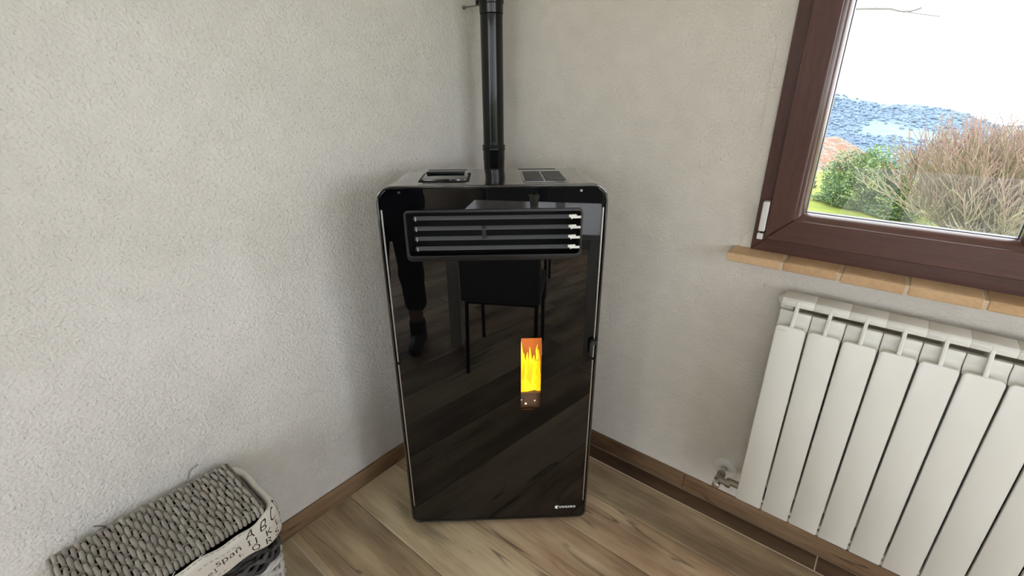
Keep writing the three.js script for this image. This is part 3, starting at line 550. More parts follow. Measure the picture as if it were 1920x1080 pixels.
// ------------------------------------------------------------------ outside: garden, valley, hills
const terrain = (x, z) => {
  const d = Math.max(0, -z - 3);
  let y = -0.32 - 0.012 * Math.min(d, 8);
  if (d > 8) y -= 0.16 * (d - 8) * smooth(8, 16, d) * (d < 60 ? 1 : 0) + (d >= 60 ? 8.3 + 0.12 * (d - 60) : 0);
  return y;
};
{
  const grassTex = dataTex(512, 512, (u, v) => { const a = fbm(u, v, 8, 8, 91, 4), b = pn(u * 120, v * 120, 120, 120, 92), t = a + 0.5 * (b - 0.5); return [lerp(0.42, 0.66, t), lerp(0.50, 0.66, t), lerp(0.12, 0.22, t)]; }, { srgb: true });
  const n = 90, pos = [], uv = [], idx = [], gx = (i) => Math.sign(i / n - 0.5) * Math.pow(Math.abs(2 * i / n - 1), 2.2) * 90, gz = (j) => 60 - 60 * (j / n) * 1 - Math.pow(j / n, 2.5) * 75;
  for (let j = 0; j <= n; j++) for (let i = 0; i <= n; i++) { const x = gx(i), z = gz(j); pos.push(x, terrain(x, z) + 0.025 * (fbm(x * 0.11 + 9, z * 0.11 + 9, 16, 16, 95, 3) - 0.5), z); uv.push(x * 0.4, z * 0.4); }
  for (let j = 0; j < n; j++) for (let i = 0; i < n; i++) { const a = j * (n + 1) + i; idx.push(a, a + n + 1, a + 1, a + 1, a + n + 1, a + n + 2); }
  const g = new THREE.BufferGeometry(); g.setAttribute('position', new THREE.Float32BufferAttribute(pos, 3)); g.setAttribute('uv', new THREE.Float32BufferAttribute(uv, 2)); g.setIndex(idx); g.computeVertexNormals();
  if (g.attributes.normal.getY(0) < 0) { const ix = g.index.array; for (let k = 0; k < ix.length; k += 3) [ix[k + 1], ix[k + 2]] = [ix[k + 2], ix[k + 1]]; g.computeVertexNormals(); }
  struct('ground', g, std({ map: grassTex, color: lin(0.52, 0.54, 0.62), roughness: 1 }));
  // unseen paving added to bounce neutral light in through the two garden doors
  const slab = std({ color: lin(0.42, 0.40, 0.37), roughness: 0.9 });
  struct('bounce_terrace', [box(RX + TH, 11, -0.36, -0.06, -1, 11), box(-3, RX + TH, -0.36, -0.06, RZ + TH, 11)], slab);
}
// the ridge across the valley: its height by direction, from pasture near the crest to woods below
{
  const nx = 420, ny = 150, pos = [], col = [], idx = [];
  const crest = (x) => { const t = x / 420; return -8 - 43 * (t + 0.118) - 3 * Math.sin(t * 9) + 2.2 * Math.sin(t * 31 + 1) + 9 * smooth(0.3, 0.9, t); };
  for (let j = 0; j <= ny; j++) for (let i = 0; i <= nx; i++) {
    const v = j / ny, x = lerp(-420, 520, i / nx), z = -70 - 380 * v, base = -34;
    const f = fbm(x / 700 + 5, z / 500 + 5, 14, 14, 141, 3), field = smooth(0.5, 0.62, f - 0.12 + 0.24 * smooth(0.74, 0.95, v) - 0.12 * smooth(0.975, 1, v));
    const bump = 5.5 * (fbm(x / 900 + 1, z / 900 + 1, 24, 24, 131, 4) - 0.5) * (0.4 + v) + (1 - 0.8 * field) * (0.7 + 1.6 * v) * (pn(x / 5, z / 5, 999, 999, 133) - 0.5 + 0.7 * (pn(x / 2.6, z / 2.8, 999, 999, 134) - 0.5));
    pos.push(x, lerp(base, crest(x) + 1.46, Math.pow(smooth(0.1, 1, v), 0.9)) + bump, z);
    const w = [0.066, 0.100, 0.143], p = [0.110, 0.160, 0.160], k = 0.72 + 0.38 * pn(x / 4.5, z / 6, 999, 999, 150) + 0.26 * pn(x / 22, z / 25, 999, 999, 151);  // woods and pasture colours carry the blue of distance haze
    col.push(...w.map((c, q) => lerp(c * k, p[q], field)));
  }
  for (let j = 0; j < ny; j++) for (let i = 0; i < nx; i++) { const a = j * (nx + 1) + i; idx.push(a, a + 1, a + nx + 1, a + 1, a + nx + 2, a + nx + 1); }
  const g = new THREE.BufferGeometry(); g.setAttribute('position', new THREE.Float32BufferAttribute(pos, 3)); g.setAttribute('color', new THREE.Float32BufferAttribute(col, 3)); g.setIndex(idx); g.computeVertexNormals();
  struct('haze_tinted_hills', g, std({ vertexColors: true, roughness: 1 }));
  // woods on the slopes
  const crown = new THREE.IcosahedronGeometry(1, 1), cp = crown.attributes.position;
  for (let i = 0; i < cp.count; i++) { const k = 0.82 + 0.3 * hash(Math.round(cp.getX(i) * 50), Math.round(cp.getY(i) * 50 + cp.getZ(i) * 90), 7); cp.setXYZ(i, cp.getX(i) * k, cp.getY(i) * k, cp.getZ(i) * k); }
  crown.computeVertexNormals();
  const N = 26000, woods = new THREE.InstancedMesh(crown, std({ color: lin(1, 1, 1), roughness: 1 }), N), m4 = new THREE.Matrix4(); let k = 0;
  for (let tries = 0; tries < 120000 && k < N; tries++) {
    const i = Math.floor(rr(110, 300)), j = Math.floor(rr(45, ny)), q = (j * (nx + 1) + i) * 3, v = j / ny, f = fbm(pos[q] / 700 + 5, pos[q + 2] / 500 + 5, 14, 14, 141, 3);
    if (f - 0.12 + 0.24 * smooth(0.74, 0.95, v) - 0.12 * smooth(0.975, 1, v) > rr(0.52, 0.64)) continue;
    const r = 0.0023 * rr(0.5, 1.25) * Math.abs(pos[q + 2]), b = rr(0.75, 1.35);
    m4.makeScale(r * rr(0.9, 1.3), r * rr(0.7, 1.1), r).setPosition(pos[q] + rr(-1.1, 1.1), pos[q + 1] + r * 0.15, pos[q + 2] + rr(-1.2, 1.2));
    woods.setMatrixAt(k, m4); woods.setColorAt(k, lin(0.085 * b, 0.124 * b, 0.172 * b)); k++;  // crown colours tinted blue-grey with painted haze
  }
  woods.count = k; woods.name = 'haze_tinted_woodland'; scene.add(woods);
  woods.userData = { kind: 'stuff', label: 'winter woods, tinted blue-grey to stand for haze, covering the far hillside beyond the window', category: 'woods' };
}
// farmhouse roof below the garden
{
  const H = thing('farmhouse', 'pale stone farmhouse with a weathered terracotta tile roof seen through the window', 'house', [-1.2, 0, -21]);
  const dn = V(0.80, -0.36, 0.44).normalize(), rg = V(-0.48, 0, 0.877).normalize(), up = new THREE.Vector3().crossVectors(rg, dn).normalize(); if (up.y < 0) up.negate();
  const top = V(0, -0.28, 0), W = 9, L = 5.2, nu = 150, nv = 24 * 4, pos = [], col = [], idx = [];
  for (let j = 0; j <= nv; j++) for (let i = 0; i <= nu; i++) {
    const a = L * j / nv, b = W * (i / nu) - 0.6, course = a / 0.22, cf = course - Math.floor(course), pan = b / 0.19, ph = pan - Math.floor(pan);
    const h = 0.045 * Math.sin(ph * Math.PI) + 0.035 * cf, q = top.clone().addScaledVector(dn, a).addScaledVector(rg, b).addScaledVector(up, h);
    pos.push(q.x, q.y, q.z);
    const t = hash(Math.floor(course), Math.floor(pan), 161), s = smooth(0.35, 0.8, fbm(a / 8 + 2, b / 8 + 2, 20, 20, 163, 3));
    const c = t < 0.3 ? [0.18, 0.085, 0.05] : t < 0.6 ? [0.15, 0.105, 0.078] : [0.18, 0.145, 0.11];
    col.push(...c.map((x, k) => lerp(x, [0.13, 0.11, 0.085][k], s * 0.5) * (ph < 0.12 ? 0.55 : 1)));
  }
  for (let j = 0; j < nv; j++) for (let i = 0; i < nu; i++) { const a = j * (nu + 1) + i; idx.push(a, a + 1, a + nu + 1, a + 1, a + nu + 2, a + nu + 1); }
  const g = new THREE.BufferGeometry(); g.setAttribute('position', new THREE.Float32BufferAttribute(pos, 3)); g.setAttribute('color', new THREE.Float32BufferAttribute(col, 3)); g.setIndex(idx); g.computeVertexNormals();
  const roof = part('roof', g, std({ vertexColors: true, roughness: 0.95 }), H, 'roof of red and buff clay tiles');
  roof.userData.kind = 'stuff';
  // walls: a prism under the roof plane
  const A = (a, b, dy) => top.clone().addScaledVector(dn, a).addScaledVector(rg, b).add(V(0, dy, 0));
  const c4 = [A(0.15, -0.3, -0.12), A(L - 0.5, -0.3, -0.12), A(L - 0.5, W - 1, -0.12), A(0.15, W - 1, -0.12)], low = c4.map((p) => V(p.x, -6.5, p.z)), P = [], quad = (a, b, c, d) => { for (const q of [a, b, c, a, c, d]) P.push(q.x, q.y, q.z); };
  for (let i = 0; i < 4; i++) quad(c4[i], c4[(i + 1) % 4], low[(i + 1) % 4], low[i]);
  quad(...c4);
  const wg = new THREE.BufferGeometry(); wg.setAttribute('position', new THREE.Float32BufferAttribute(P, 3)); wg.computeVertexNormals();
  part('wall', planar(wg), std({ map: dataTex(256, 256, (u, v) => { const t = fbm(u, v, 10, 14, 171, 3); return [lerp(0.45, 0.75, t), lerp(0.42, 0.7, t), lerp(0.36, 0.6, t)]; }, { srgb: true }), roughness: 1, side: THREE.DoubleSide }), H, 'pale stone wall');
}
// leaves on a lumpy crown; light and dark leaf kinds are mixed as they grow
function leafyShrub(name, label, category, [x, y, z], sx, sy, sz, n, size, cols, group) {
  const T = thing(name, label, category, [x, y, z], 0, group), leaf = new THREE.BufferGeometry();
  leaf.setAttribute('position', new THREE.Float32BufferAttribute([0, 0, 0, 0.32, 0.12, 0.45, 0, 0.02, 1, -0.32, 0.12, 0.45, 0, 0.02, 0.5], 3)); leaf.setIndex([0, 4, 1, 1, 4, 2, 2, 4, 3, 3, 4, 0]); leaf.computeVertexNormals();
  const inst = new THREE.InstancedMesh(leaf, phy({ color: lin(1, 1, 1), roughness: 0.75, transmission: 0.35, thickness: 0, side: THREE.DoubleSide }), n), m = new THREE.Matrix4(), q = new THREE.Quaternion(), e = new THREE.Euler();
  for (let i = 0; i < n; i++) {
    const th = rr(0, Math.PI * 2), cz = rr(-0.15, 1), r0 = Math.sqrt(1 - cz * cz), rad = 0.72 + 0.3 * Math.pow(rnd(), 0.5) + 0.16 * Math.sin(th * 4 + cz * 5) + 0.12 * Math.sin(th * 9 - cz * 11);
    e.set(rr(-1.2, 0.5), rr(0, 6.28), rr(-0.6, 0.6)); q.setFromEuler(e);
    const s = size * rr(0.6, 1.3); m.compose(V(sx * rad * r0 * Math.cos(th), Math.max(0.02, sy * (0.06 + 0.94 * rad * Math.max(0, cz))), sz * rad * r0 * Math.sin(th)), q, V(s, s, s)); inst.setMatrixAt(i, m);
    const c = cols[Math.floor(rnd() * cols.length)], b = rr(0.75, 1.25); inst.setColorAt(i, lin(c[0] * b, c[1] * b, c[2] * b));
  }
  inst.name = 'foliage'; inst.userData.kind = 'stuff'; T.add(inst);
  const st = []; for (let i = 0; i < 14; i++) { const a = rr(0, 6.28), k = rr(0.4, 0.8); st.push(tube([V(rr(-0.05, 0.05), -0.05, rr(-0.05, 0.05)), V(Math.cos(a) * sx * k * 0.4, sy * 0.35, Math.sin(a) * sz * k * 0.4), V(Math.cos(a) * sx * k, sy * rr(0.5, 0.8), Math.sin(a) * sz * k)], 0.012, 6, 5)); }
  part('stem', st, std({ color: lin(0.10, 0.075, 0.05), roughness: 0.9 }), T);
  return T;
}
const gy = (x, z) => terrain(x, z);
leafyShrub('evergreen_shrub', 'rounded dense evergreen shrub on the lawn outside the window', 'shrub', [1.02, gy(1, -8.3), -8.3], 0.92, 0.84, 0.46, 26000, 0.04, [[0.12, 0.21, 0.06], [0.08, 0.17, 0.09], [0.26, 0.33, 0.05], [0.15, 0.26, 0.07], [0.07, 0.16, 0.10]]).rotation.y = -0.8;
leafyShrub('grey_shrub', 'small grey-green shrub left of the evergreen shrub outside', 'shrub', [-0.25, gy(-0.2, -9.9), -9.9], 0.3, 0.3, 0.25, 2400, 0.045, [[0.10, 0.12, 0.07], [0.14, 0.16, 0.09], [0.08, 0.10, 0.07]]);
// bare many-stemmed bush
{
  const T = thing('bare_bush', 'wide leafless bush of tan stems and reddish twig tips outside the window', 'bush', [2.38, gy(2.3, -6.7), -6.7]);
  const stems = [], twigs = [], dark = [];
  const grow = (p, d, len, r, depth, out) => {
    const pts = [p.clone()]; let q = p.clone(), dd = d.clone(); const n = 4;
    for (let i = 0; i < n; i++) { dd.add(V(rr(-0.24, 0.24), 0.09 * (depth ? 1 : 0.6) + rr(-0.16, 0.16), rr(-0.24, 0.24))).normalize(); q = q.clone().addScaledVector(dd, len / n); pts.push(q); }
    out.push(tube(pts, r, 5, 3));
    return pts.map((x) => [x, dd]);
  };
  for (let i = 0; i < 300; i++) {
    const a = rr(0, Math.PI * 2), tilt = Math.pow(rnd(), 0.7) * 1.28, d = V(Math.cos(a) * Math.sin(tilt), Math.cos(tilt) + 0.06, Math.sin(a) * Math.sin(tilt)).normalize(), len = rr(0.85, 1.05) * (1 + 0.12 * Math.sin(tilt));
    const pts = grow(V(Math.cos(a) * rr(0, 0.16), 0, Math.sin(a) * rr(0, 0.16)), d, len, rr(0.0055, 0.010), 0, i % 19 === 0 ? dark : stems);
    for (let k = 0; k < 8; k++) {
      const [p, dd] = pts[1 + Math.floor(rnd() * 4)], d2 = dd.clone().add(V(rr(-0.7, 0.7), rr(-0.1, 0.6), rr(-0.7, 0.7))).normalize(), l2 = rr(0.22, 0.5);
      const p2 = grow(p, d2, l2, rr(0.0038, 0.006), 1, stems);
      for (let m = 0; m < 3; m++) { const [q] = p2[1 + Math.floor(rnd() * 4)]; grow(q, d2.clone().add(V(rr(-0.6, 0.6), rr(0, 0.7), rr(-0.6, 0.6))).normalize(), rr(0.14, 0.32), 0.0036, 1, q.y > 0.66 + rr(-0.32, 0.32) ? twigs : stems); }
    }
  }
  part('stems', stems, std({ color: lin(0.27, 0.235, 0.155), roughness: 0.9 }), T, 'tan stems').userData.kind = 'stuff';
  part('twigs', twigs, std({ color: lin(0.23, 0.145, 0.12), roughness: 0.9 }), T, 'reddish twig tips').userData.kind = 'stuff';
  part('dark_stems', dark, std({ color: lin(0.10, 0.09, 0.06), roughness: 0.9 }), T, 'darker old stems').userData.kind = 'stuff';
}
// a tree beside the house: one bare branch reaches into the view at the top of the window
{
  const T = thing('bare_tree', 'thin leafless tree branch crossing the sky at the top left of the window', 'tree', [-1.1, gy(-1, -4.4), -4.4]);
  const bark = std({ color: lin(0.09, 0.08, 0.07), roughness: 0.9 });
  part('trunk', tube([V(0, -0.2, 0), V(0.05, 0.9, 0.03), V(0.12, 1.8, 0.1), V(0.1, 2.9, 0.15)], 0.07, 16, 10), bark, T);
  part('branch', [tube([V(0.1, 1.75, 0.1), V(0.9, 2.25, 0.6), V(1.7, 2.40, 0.75), V(1.98, 2.385, 0.8), V(2.12, 2.37, 0.82)], 0.009, 24, 5), tube([V(1.98, 2.385, 0.8), V(2.05, 2.40, 0.8), V(2.1, 2.42, 0.81)], 0.003, 6, 4), tube([V(2.12, 2.37, 0.82), V(2.2, 2.345, 0.83), V(2.27, 2.345, 0.84), V(2.31, 2.36, 0.84)], 0.007, 8, 4), tube([V(2.2, 2.345, 0.83), V(2.32, 2.315, 0.85), V(2.43, 2.29, 0.86)], 0.004, 8, 4)], bark, T);
  for (let i = 0; i < 8; i++) part('branch', tube([V(0.1, 1.6 + i * 0.16, 0.12), V(-0.4 * Math.sin(i * 2.1), 2.3 + i * 0.15, -0.5 + 0.1 * i), V(-0.9 * Math.sin(i * 2.1), 2.9 + i * 0.1, -0.9 + 0.1 * i)], 0.012, 10, 5), bark, T);
}

// ------------------------------------------------------------------ the room behind the camera, seen in the stove's glass
const tA = [0.61, -0.793], tB = [0.793, 0.61];                 // along the near edge, and away from the stove
const tp = (a, b) => [1.20 + tA[0] * a + tB[0] * b, 1.765 + tA[1] * a + tB[1] * b];
const tTurn = Math.atan2(-tA[1], tA[0]);
{
  const [cx, cz] = tp(0.445, 0.39), T = thing('dining_table', 'white square dining table with straight legs reflected in the stove glass', 'table', [cx, 0, cz], tTurn);
  part('table_top', rbox(-0.445, 0.445, 0.715, 0.75, -0.39, 0.39, 0.004), M.whiteTable, T);
  part('apron', [box(-0.41, 0.41, 0.66, 0.715, -0.37, -0.35), box(-0.41, 0.41, 0.66, 0.715, 0.35, 0.37), box(-0.42, -0.40, 0.66, 0.715, -0.36, 0.36), box(0.40, 0.42, 0.66, 0.715, -0.36, 0.36)], M.whiteTable, T);
  for (const [x, z] of [[-0.405, -0.35], [0.405, -0.35], [-0.405, 0.35], [0.405, 0.35]]) part('leg', rbox(x - 0.035, x + 0.035, 0, 0.715, z - 0.035, z + 0.035, 0.003), M.whiteTable, T);
  const [qx, qz] = tp(0.44, 0.66), P = thing('potted_plant', 'small green plant in a cream pot on the white table', 'plant', [qx, 0.75, qz]);
  part('pot', new THREE.LatheGeometry([[0, 0], [0.026, 0], [0.034, 0.062], [0.037, 0.064], [0.037, 0.07], [0.031, 0.07], [0.03, 0.06], [0, 0.058]].map((q) => new THREE.Vector2(...q)), 28), std({ color: lin(0.72, 0.69, 0.6), roughness: 0.6 }), P);
  const lm = std({ color: lin(0.06, 0.16, 0.06), roughness: 0.6, side: THREE.DoubleSide });
  for (let i = 0; i < 12; i++) { const a = i * 2.4, k = 0.018 + 0.0015 * i, g = new THREE.SphereGeometry(0.014, 8, 6).scale(0.5, 0.28, 1.5).translate(0, 0, 0.018).rotateX(-0.9 + 0.05 * i).rotateY(a).translate(0.01 * Math.cos(a) * 0.4, 0.062 + k * 0.4, 0.01 * Math.sin(a) * 0.4); part('leaf', g, lm, P); }
}
function makeChair(label, x, z, turn) {
  const T = thing('dining_chair', label, 'chair', [x, 0, z], turn, 'upholstered chairs round the white table');
  part('seat', rbox(-0.21, 0.21, 0.43, 0.485, -0.21, 0.21, 0.02, 3), M.seat, T);
  const bk = new RoundedBoxGeometry(0.42, 0.42, 0.035, 3, 0.015); part('backrest', at(bk, 0, 0.645, -0.222, -0.07), M.chairBack, T);
  for (const x_ of [-0.188, 0.188]) { part('leg', tube([V(x_, 0.43, -0.19), V(x_, 0.2, -0.205), V(x_, 0, -0.225)], 0.011, 8, 8), M.blackMetal, T); part('leg', tube([V(x_, 0.43, 0.185), V(x_, 0.2, 0.195), V(x_, 0, 0.205)], 0.011, 8, 8), M.blackMetal, T); }
  part('seat_rail', [box(-0.195, 0.195, 0.415, 0.43, -0.195, -0.175), box(-0.195, 0.195, 0.415, 0.43, 0.17, 0.19)], M.blackMetal, T);
  return T;
}
{
  const c = [[0.37, -0.045, 0, 'dark upholstered dining chair with its back to the stove'], [0.20, 1.02, Math.PI, 'grey upholstered chair at the far left of the white table'], [0.70, 1.02, Math.PI, 'grey upholstered chair at the far right of the white table']];
  for (const [a, b, t, l] of c) { const [x, z] = tp(a, b); makeChair(l, x, z, tTurn + t); }
  const S = thing('sideboard', 'low dark navy sideboard against the far wall behind the table', 'cabinet', [RX - 0.24, 0, 3.75], -Math.PI / 2);
  const navy = std({ color: lin(0.012, 0.018, 0.04), roughness: 0.4 });
  part('carcass', rbox(-0.7, 0.7, 0.08, 0.86, -0.21, 0.19, 0.004), navy, S);
  for (const x of [-0.465, 0, 0.465]) { const d = part('door', rbox(x - 0.225, x + 0.225, 0.10, 0.84, 0.19, 0.21, 0.003), navy, S); part('knob', new THREE.SphereGeometry(0.012, 12, 8).translate(x + 0.19, 0.5, 0.222), M.satin, d); }
  for (const [x, z] of [[-0.65, -0.17], [0.65, -0.17], [-0.65, 0.15], [0.65, 0.15]]) part('leg', cyl(0.018, 0.022, 0.08, 12).translate(x, 0.04, z), M.blackMetal, S);
}

// ------------------------------------------------------------------ the person taking the picture (mirrored darkly in the stove glass)
{
  const Fw = V(-0.66, 0, -0.75), Rt = V(0.752, 0, -0.659);                 // the way they face, and their right hand side
  const foot = V(1.0, 0, 1.99), T = thing('person', 'person in dark navy sweater and black trousers holding up a phone', 'person', [foot.x, 0, foot.z]);
  const L = (r, y, f) => V(Rt.x * r + Fw.x * f, y, Rt.z * r + Fw.z * f);
  const capsule = (p, a, b, ra, rb) => { const bx = b.x - a.x, by = b.y - a.y, bz = b.z - a.z, px_ = p[0] - a.x, py = p[1] - a.y, pz = p[2] - a.z, t = clamp((px_ * bx + py * by + pz * bz) / (bx * bx + by * by + bz * bz + 1e-9)); return Math.hypot(px_ - bx * t, py - by * t, pz - bz * t) - lerp(ra, rb, t); };
  const smin = (a, b, k) => { const h = clamp(0.5 + 0.5 * (b - a) / k); return lerp(b, a, h) - k * h * (1 - h); };
  const field = (bones, k, grow = 0) => (p) => { let d = 9; for (const [a, b, ra, rb] of bones) { const q = capsule(p, a, b, ra + grow, rb + grow); if (q < d + k) d = smin(d, q, k); } return d; };
  const mesh = (fn, c, half, res) => {
    const mc = new MarchingCubes(res, M.white, false, false, 400000); mc.isolation = 0;
    for (let z = 0; z < res; z++) for (let y = 0; y < res; y++) for (let x = 0; x < res; x++) { const h = res / 2; mc.field[x + y * res + z * res * res] = -fn([c.x + half * (x - h) / h, c.y + half * (y - h) / h, c.z + half * (z - h) / h]); }
    mc.update();
    const n = mc.count, g = new THREE.BufferGeometry(), P = new Float32Array(n * 3), N = new Float32Array(n * 3);
    for (let i = 0; i < n; i++) { P[3 * i] = c.x + half * mc.positionArray[3 * i]; P[3 * i + 1] = c.y + half * mc.positionArray[3 * i + 1]; P[3 * i + 2] = c.z + half * mc.positionArray[3 * i + 2]; for (let k = 0; k < 3; k++) N[3 * i + k] = mc.normalArray[3 * i + k]; }
    g.setAttribute('position', new THREE.BufferAttribute(P, 3)); g.setAttribute('normal', new THREE.BufferAttribute(N, 3)); g.setAttribute('uv', new THREE.BufferAttribute(new Float32Array(n * 2), 2));
    return g;
  };
  const hipR = L(0.085, 0.88, 0), hipL = L(-0.085, 0.88, 0), kneeR = L(0.10, 0.48, 0.02), kneeL = L(-0.10, 0.48, 0.01), ankR = L(0.105, 0.085, -0.01), ankL = L(-0.105, 0.085, -0.02);
  const shR = L(0.175, 1.37, 0), shL = L(-0.175, 1.37, 0), elR = L(0.30, 1.19, 0.05), elL = L(-0.23, 1.10, -0.02), wrR = L(0.40, 1.355, 0.03), wrL = L(-0.235, 0.87, 0.06), head = L(0.02, 1.585, 0.03);
  const legs = [[hipR, kneeR, 0.088, 0.057], [kneeR, ankR, 0.055, 0.036], [hipL, kneeL, 0.088, 0.057], [kneeL, ankL, 0.055, 0.036], [hipR, hipL, 0.10, 0.10]];
  const torso = [[L(0, 0.93, 0), L(0, 1.12, 0.01), 0.125, 0.115], [L(0, 1.12, 0.01), L(0, 1.30, 0), 0.115, 0.12], [shR, shL, 0.062, 0.062], [L(-0.07, 1.25, 0.01), L(0.07, 1.25, 0.01), 0.10, 0.10]];
  const arms = [[shR, elR, 0.05, 0.04], [elR, wrR, 0.039, 0.026], [shL, elL, 0.05, 0.04], [elL, wrL, 0.039, 0.026]];
  const feetB = [];
  for (const a of [ankR, ankL]) { const t = a.clone().addScaledVector(Fw, 0.15).setY(0.03), h = a.clone().addScaledVector(Fw, -0.045).setY(0.04); feetB.push([h, t, 0.036, 0.03], [a, a.clone().setY(0.05), 0.037, 0.038]); }
  const neck = [[L(0, 1.36, 0), L(0.01, 1.50, 0.015), 0.058, 0.052]];
  const bodyG = mesh(field([...legs, ...torso, ...arms, ...feetB, ...neck], 0.035), V(0, 0.80, 0), 0.86, 130);
  // head: cranium, jaw, nose, brow, lips and ears in a grid of its own
  const hl = (r, y, f) => head.clone().add(L(r, y, f));
  const hb = field([[hl(0, 0.03, -0.02), hl(0, 0.035, 0.02), 0.082, 0.080], [hl(0, -0.06, 0.03), hl(0, -0.02, 0.03), 0.052, 0.066], [hl(0, 0.012, 0.092), hl(0, -0.028, 0.108), 0.009, 0.014], [hl(-0.03, 0.026, 0.082), hl(0.03, 0.026, 0.082), 0.013, 0.013], [hl(-0.02, -0.06, 0.084), hl(0.02, -0.06, 0.084), 0.009, 0.009], [hl(0.08, 0.015, -0.01), hl(0.083, -0.02, -0.005), 0.014, 0.009], [hl(-0.08, 0.015, -0.01), hl(-0.083, -0.02, -0.005), 0.014, 0.009], [hl(0, -0.095, 0.06), hl(0, -0.09, 0.05), 0.026, 0.03], [L(0, 1.44, 0.005), hl(0, -0.06, 0), 0.05, 0.05]], 0.018);
  const headG = mesh(hb, head, 0.19, 84);
  // hands: palm, four unequal fingers bent round the phone or hanging, and a thumb from the side of the palm
  const hand = (w, along, side, nrm, curl, holds) => {
    const q = (a, s, n) => w.clone().addScaledVector(along, a).addScaledVector(side, s).addScaledVector(nrm, n), bones = [[q(-0.02, 0, 0), q(0.02, 0, 0), 0.024, 0.022], [q(0.02, -0.022, 0), q(0.085, -0.027, 0), 0.013, 0.011], [q(0.02, 0, 0), q(0.09, 0, 0), 0.014, 0.012], [q(0.02, 0.02, 0), q(0.085, 0.026, 0), 0.013, 0.011]];
    [[0.030, 0.072], [0.010, 0.082], [-0.011, 0.076], [-0.030, 0.060]].forEach(([s, l]) => { let p = q(0.085, s, 0), an = 0; for (const [k, r0, r1] of [[0.45, 0.0092, 0.0086], [0.31, 0.0086, 0.008], [0.24, 0.008, 0.0068]]) { an += curl; const e = p.clone().addScaledVector(along, Math.cos(an) * l * k).addScaledVector(nrm, Math.sin(an) * l * k); bones.push([p, e, r0, r1]); p = e; } });
    const t0 = q(0.02, 0.03, 0.004), t1 = q(0.055, 0.055, 0.018 * (holds ? 1.4 : 1)), t2 = q(0.085, 0.052, 0.03); bones.push([t0, t1, 0.012, 0.010], [t1, t2, 0.010, 0.008]);
    return mesh(field(bones, 0.007), q(0.07, 0, 0.01), 0.125, 80);
  };
  // the phone is upright behind the camera point, its lens at the view
  const tilt = new THREE.Euler(-0.3951, 0.6828, -0.0051, 'YXZ'), cam = V(1.391, 1.4633, 1.5421).sub(foot), look = V(0, 0, -1).applyEuler(tilt), upv = V(0, 1, 0).applyEuler(tilt), rgt = V(1, 0, 0).applyEuler(tilt);
  const pc = cam.clone().addScaledVector(look, -0.035).addScaledVector(rgt, 0.03).addScaledVector(upv, -0.008);
  const toWrist = wrR.clone().sub(pc);
  const hR = hand(pc.clone().addScaledVector(rgt, -0.172).addScaledVector(upv, -0.05).addScaledVector(look, -0.034), rgt.clone().addScaledVector(upv, 0.15).normalize(), upv.clone(), look.clone(), 0.28, true);
  void toWrist;
  const wrTrue = pc.clone().addScaledVector(rgt, -0.182).addScaledVector(upv, -0.05).addScaledVector(look, -0.034);
  const fore = mesh(field([[wrR, wrTrue, 0.027, 0.024]], 0.01), wrR.clone().lerp(wrTrue, 0.5), 0.22, 60);
  const hLg = hand(wrL.clone().add(V(0, -0.03, 0)), V(0, -1, 0).addScaledVector(Fw, 0.1).normalize(), Fw.clone(), Rt.clone(), 0.3, false);
  const skin = std({ color: lin(0.50, 0.29, 0.21), roughness: 0.55 });
  part('body', merge([bodyG, headG, hR, fore, hLg]), skin, T);
  part('trousers', mesh(field([[hipR, kneeR, 0.097, 0.068], [kneeR, ankR.clone().setY(0.29), 0.068, 0.066], [hipL, kneeL, 0.097, 0.068], [kneeL, ankL.clone().setY(0.24), 0.068, 0.066], [hipR.clone().setY(0.90), hipL.clone().setY(0.90), 0.122, 0.122], [L(-0.05, 0.98, 0), L(0.05, 0.98, 0), 0.126, 0.126]], 0.03), V(0, 0.58, 0), 0.6, 90), std({ color: lin(0.006, 0.006, 0.007), roughness: 0.95 }), T, 'black trousers');
  part('sweater', mesh(field([...torso, [L(-0.055, 0.95, 0), L(0.055, 0.95, 0), 0.132, 0.132], [shR, elR, 0.05, 0.04], [elR, elR.clone().lerp(wrR, 0.9), 0.042, 0.034], [shL, elL, 0.05, 0.04], [elL, elL.clone().lerp(wrL, 0.92), 0.042, 0.032]], 0.04, 0.012), V(0, 1.15, 0), 0.56, 100), std({ color: lin(0.006, 0.010, 0.035), roughness: 0.95 }), T, 'dark navy sweater');
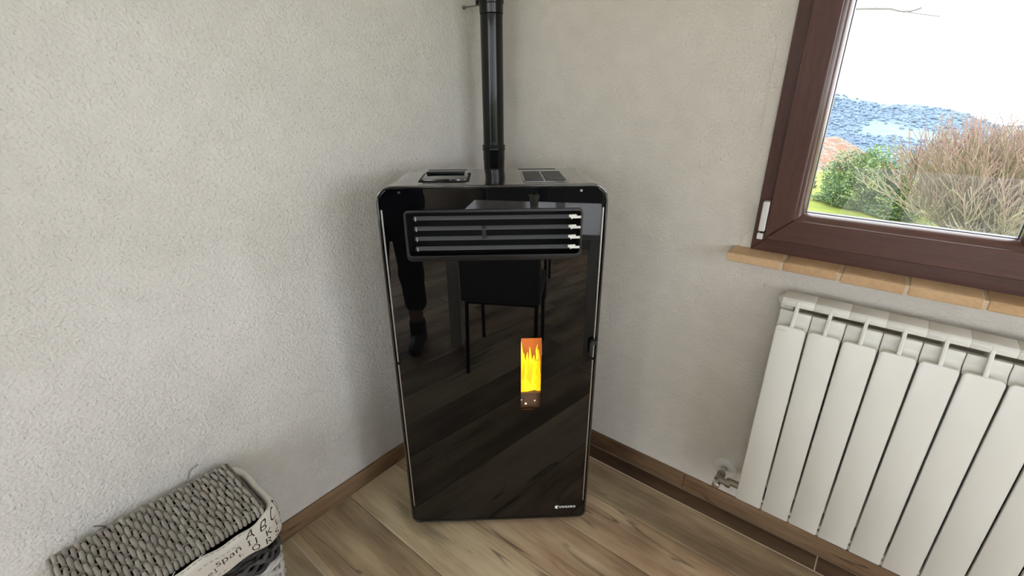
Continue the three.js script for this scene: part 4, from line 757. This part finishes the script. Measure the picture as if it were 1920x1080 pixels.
  for (const a of [ankR, ankL]) { const t = a.clone().addScaledVector(Fw, 0.155).setY(0.042), h = a.clone().addScaledVector(Fw, -0.05).setY(0.048); part('boot', mesh(field([[h, t, 0.046, 0.04], [a.clone().setY(0.05), a.clone().setY(0.15), 0.048, 0.05]], 0.02), a.clone().setY(0.09).addScaledVector(Fw, 0.05), 0.2, 64), std({ color: lin(0.008, 0.008, 0.009), roughness: 0.5 }), T, 'black boot'); }
  const hairF = field([[hl(0, 0.045, -0.03), hl(0, 0.05, 0.012), 0.088, 0.084], [hl(0.055, 0.0, -0.03), hl(0.06, -0.12, -0.035), 0.035, 0.03], [hl(-0.055, 0.0, -0.03), hl(-0.06, -0.12, -0.035), 0.035, 0.03], [hl(0, 0, -0.06), hl(0, -0.13, -0.06), 0.05, 0.045]], 0.03), face = [hl(0, -0.02, 0.11), hl(0, -0.05, 0.10)];
  part('hair', mesh((p) => Math.max(hairF(p), -capsule(p, face[0], face[1], 0.085, 0.08)), head.clone().add(V(0, -0.03, 0)), 0.2, 72), std({ color: lin(0.03, 0.018, 0.012), roughness: 0.6 }), T, 'dark brown hair');
  for (const s of [-1, 1]) part('eye', new THREE.SphereGeometry(0.011, 16, 12).translate(...hl(s * 0.031, 0.010, 0.089).toArray()), std({ color: lin(0.25, 0.2, 0.18), roughness: 0.2 }), T);
  const ph = thing('phone', 'black phone held up by the person in the navy sweater', 'phone', pc.clone().add(foot).toArray());
  ph.rotation.copy(tilt);
  part('phone_body', new RoundedBoxGeometry(0.152, 0.074, 0.008, 3, 0.0038), M.blackMatt, ph);
  part('phone_screen', new RoundedBoxGeometry(0.144, 0.067, 0.001, 2, 0.0004).translate(0, 0, 0.0042), M.glassBlack, ph);
  part('lens', [cyl(0.007, 0.007, 0.002, 20).rotateX(Math.PI / 2).translate(-0.062, 0.02, -0.0048), cyl(0.007, 0.007, 0.002, 20).rotateX(Math.PI / 2).translate(-0.045, 0.02, -0.0048)], M.glassBlack, ph);
}
renderer.render(scene, camera);
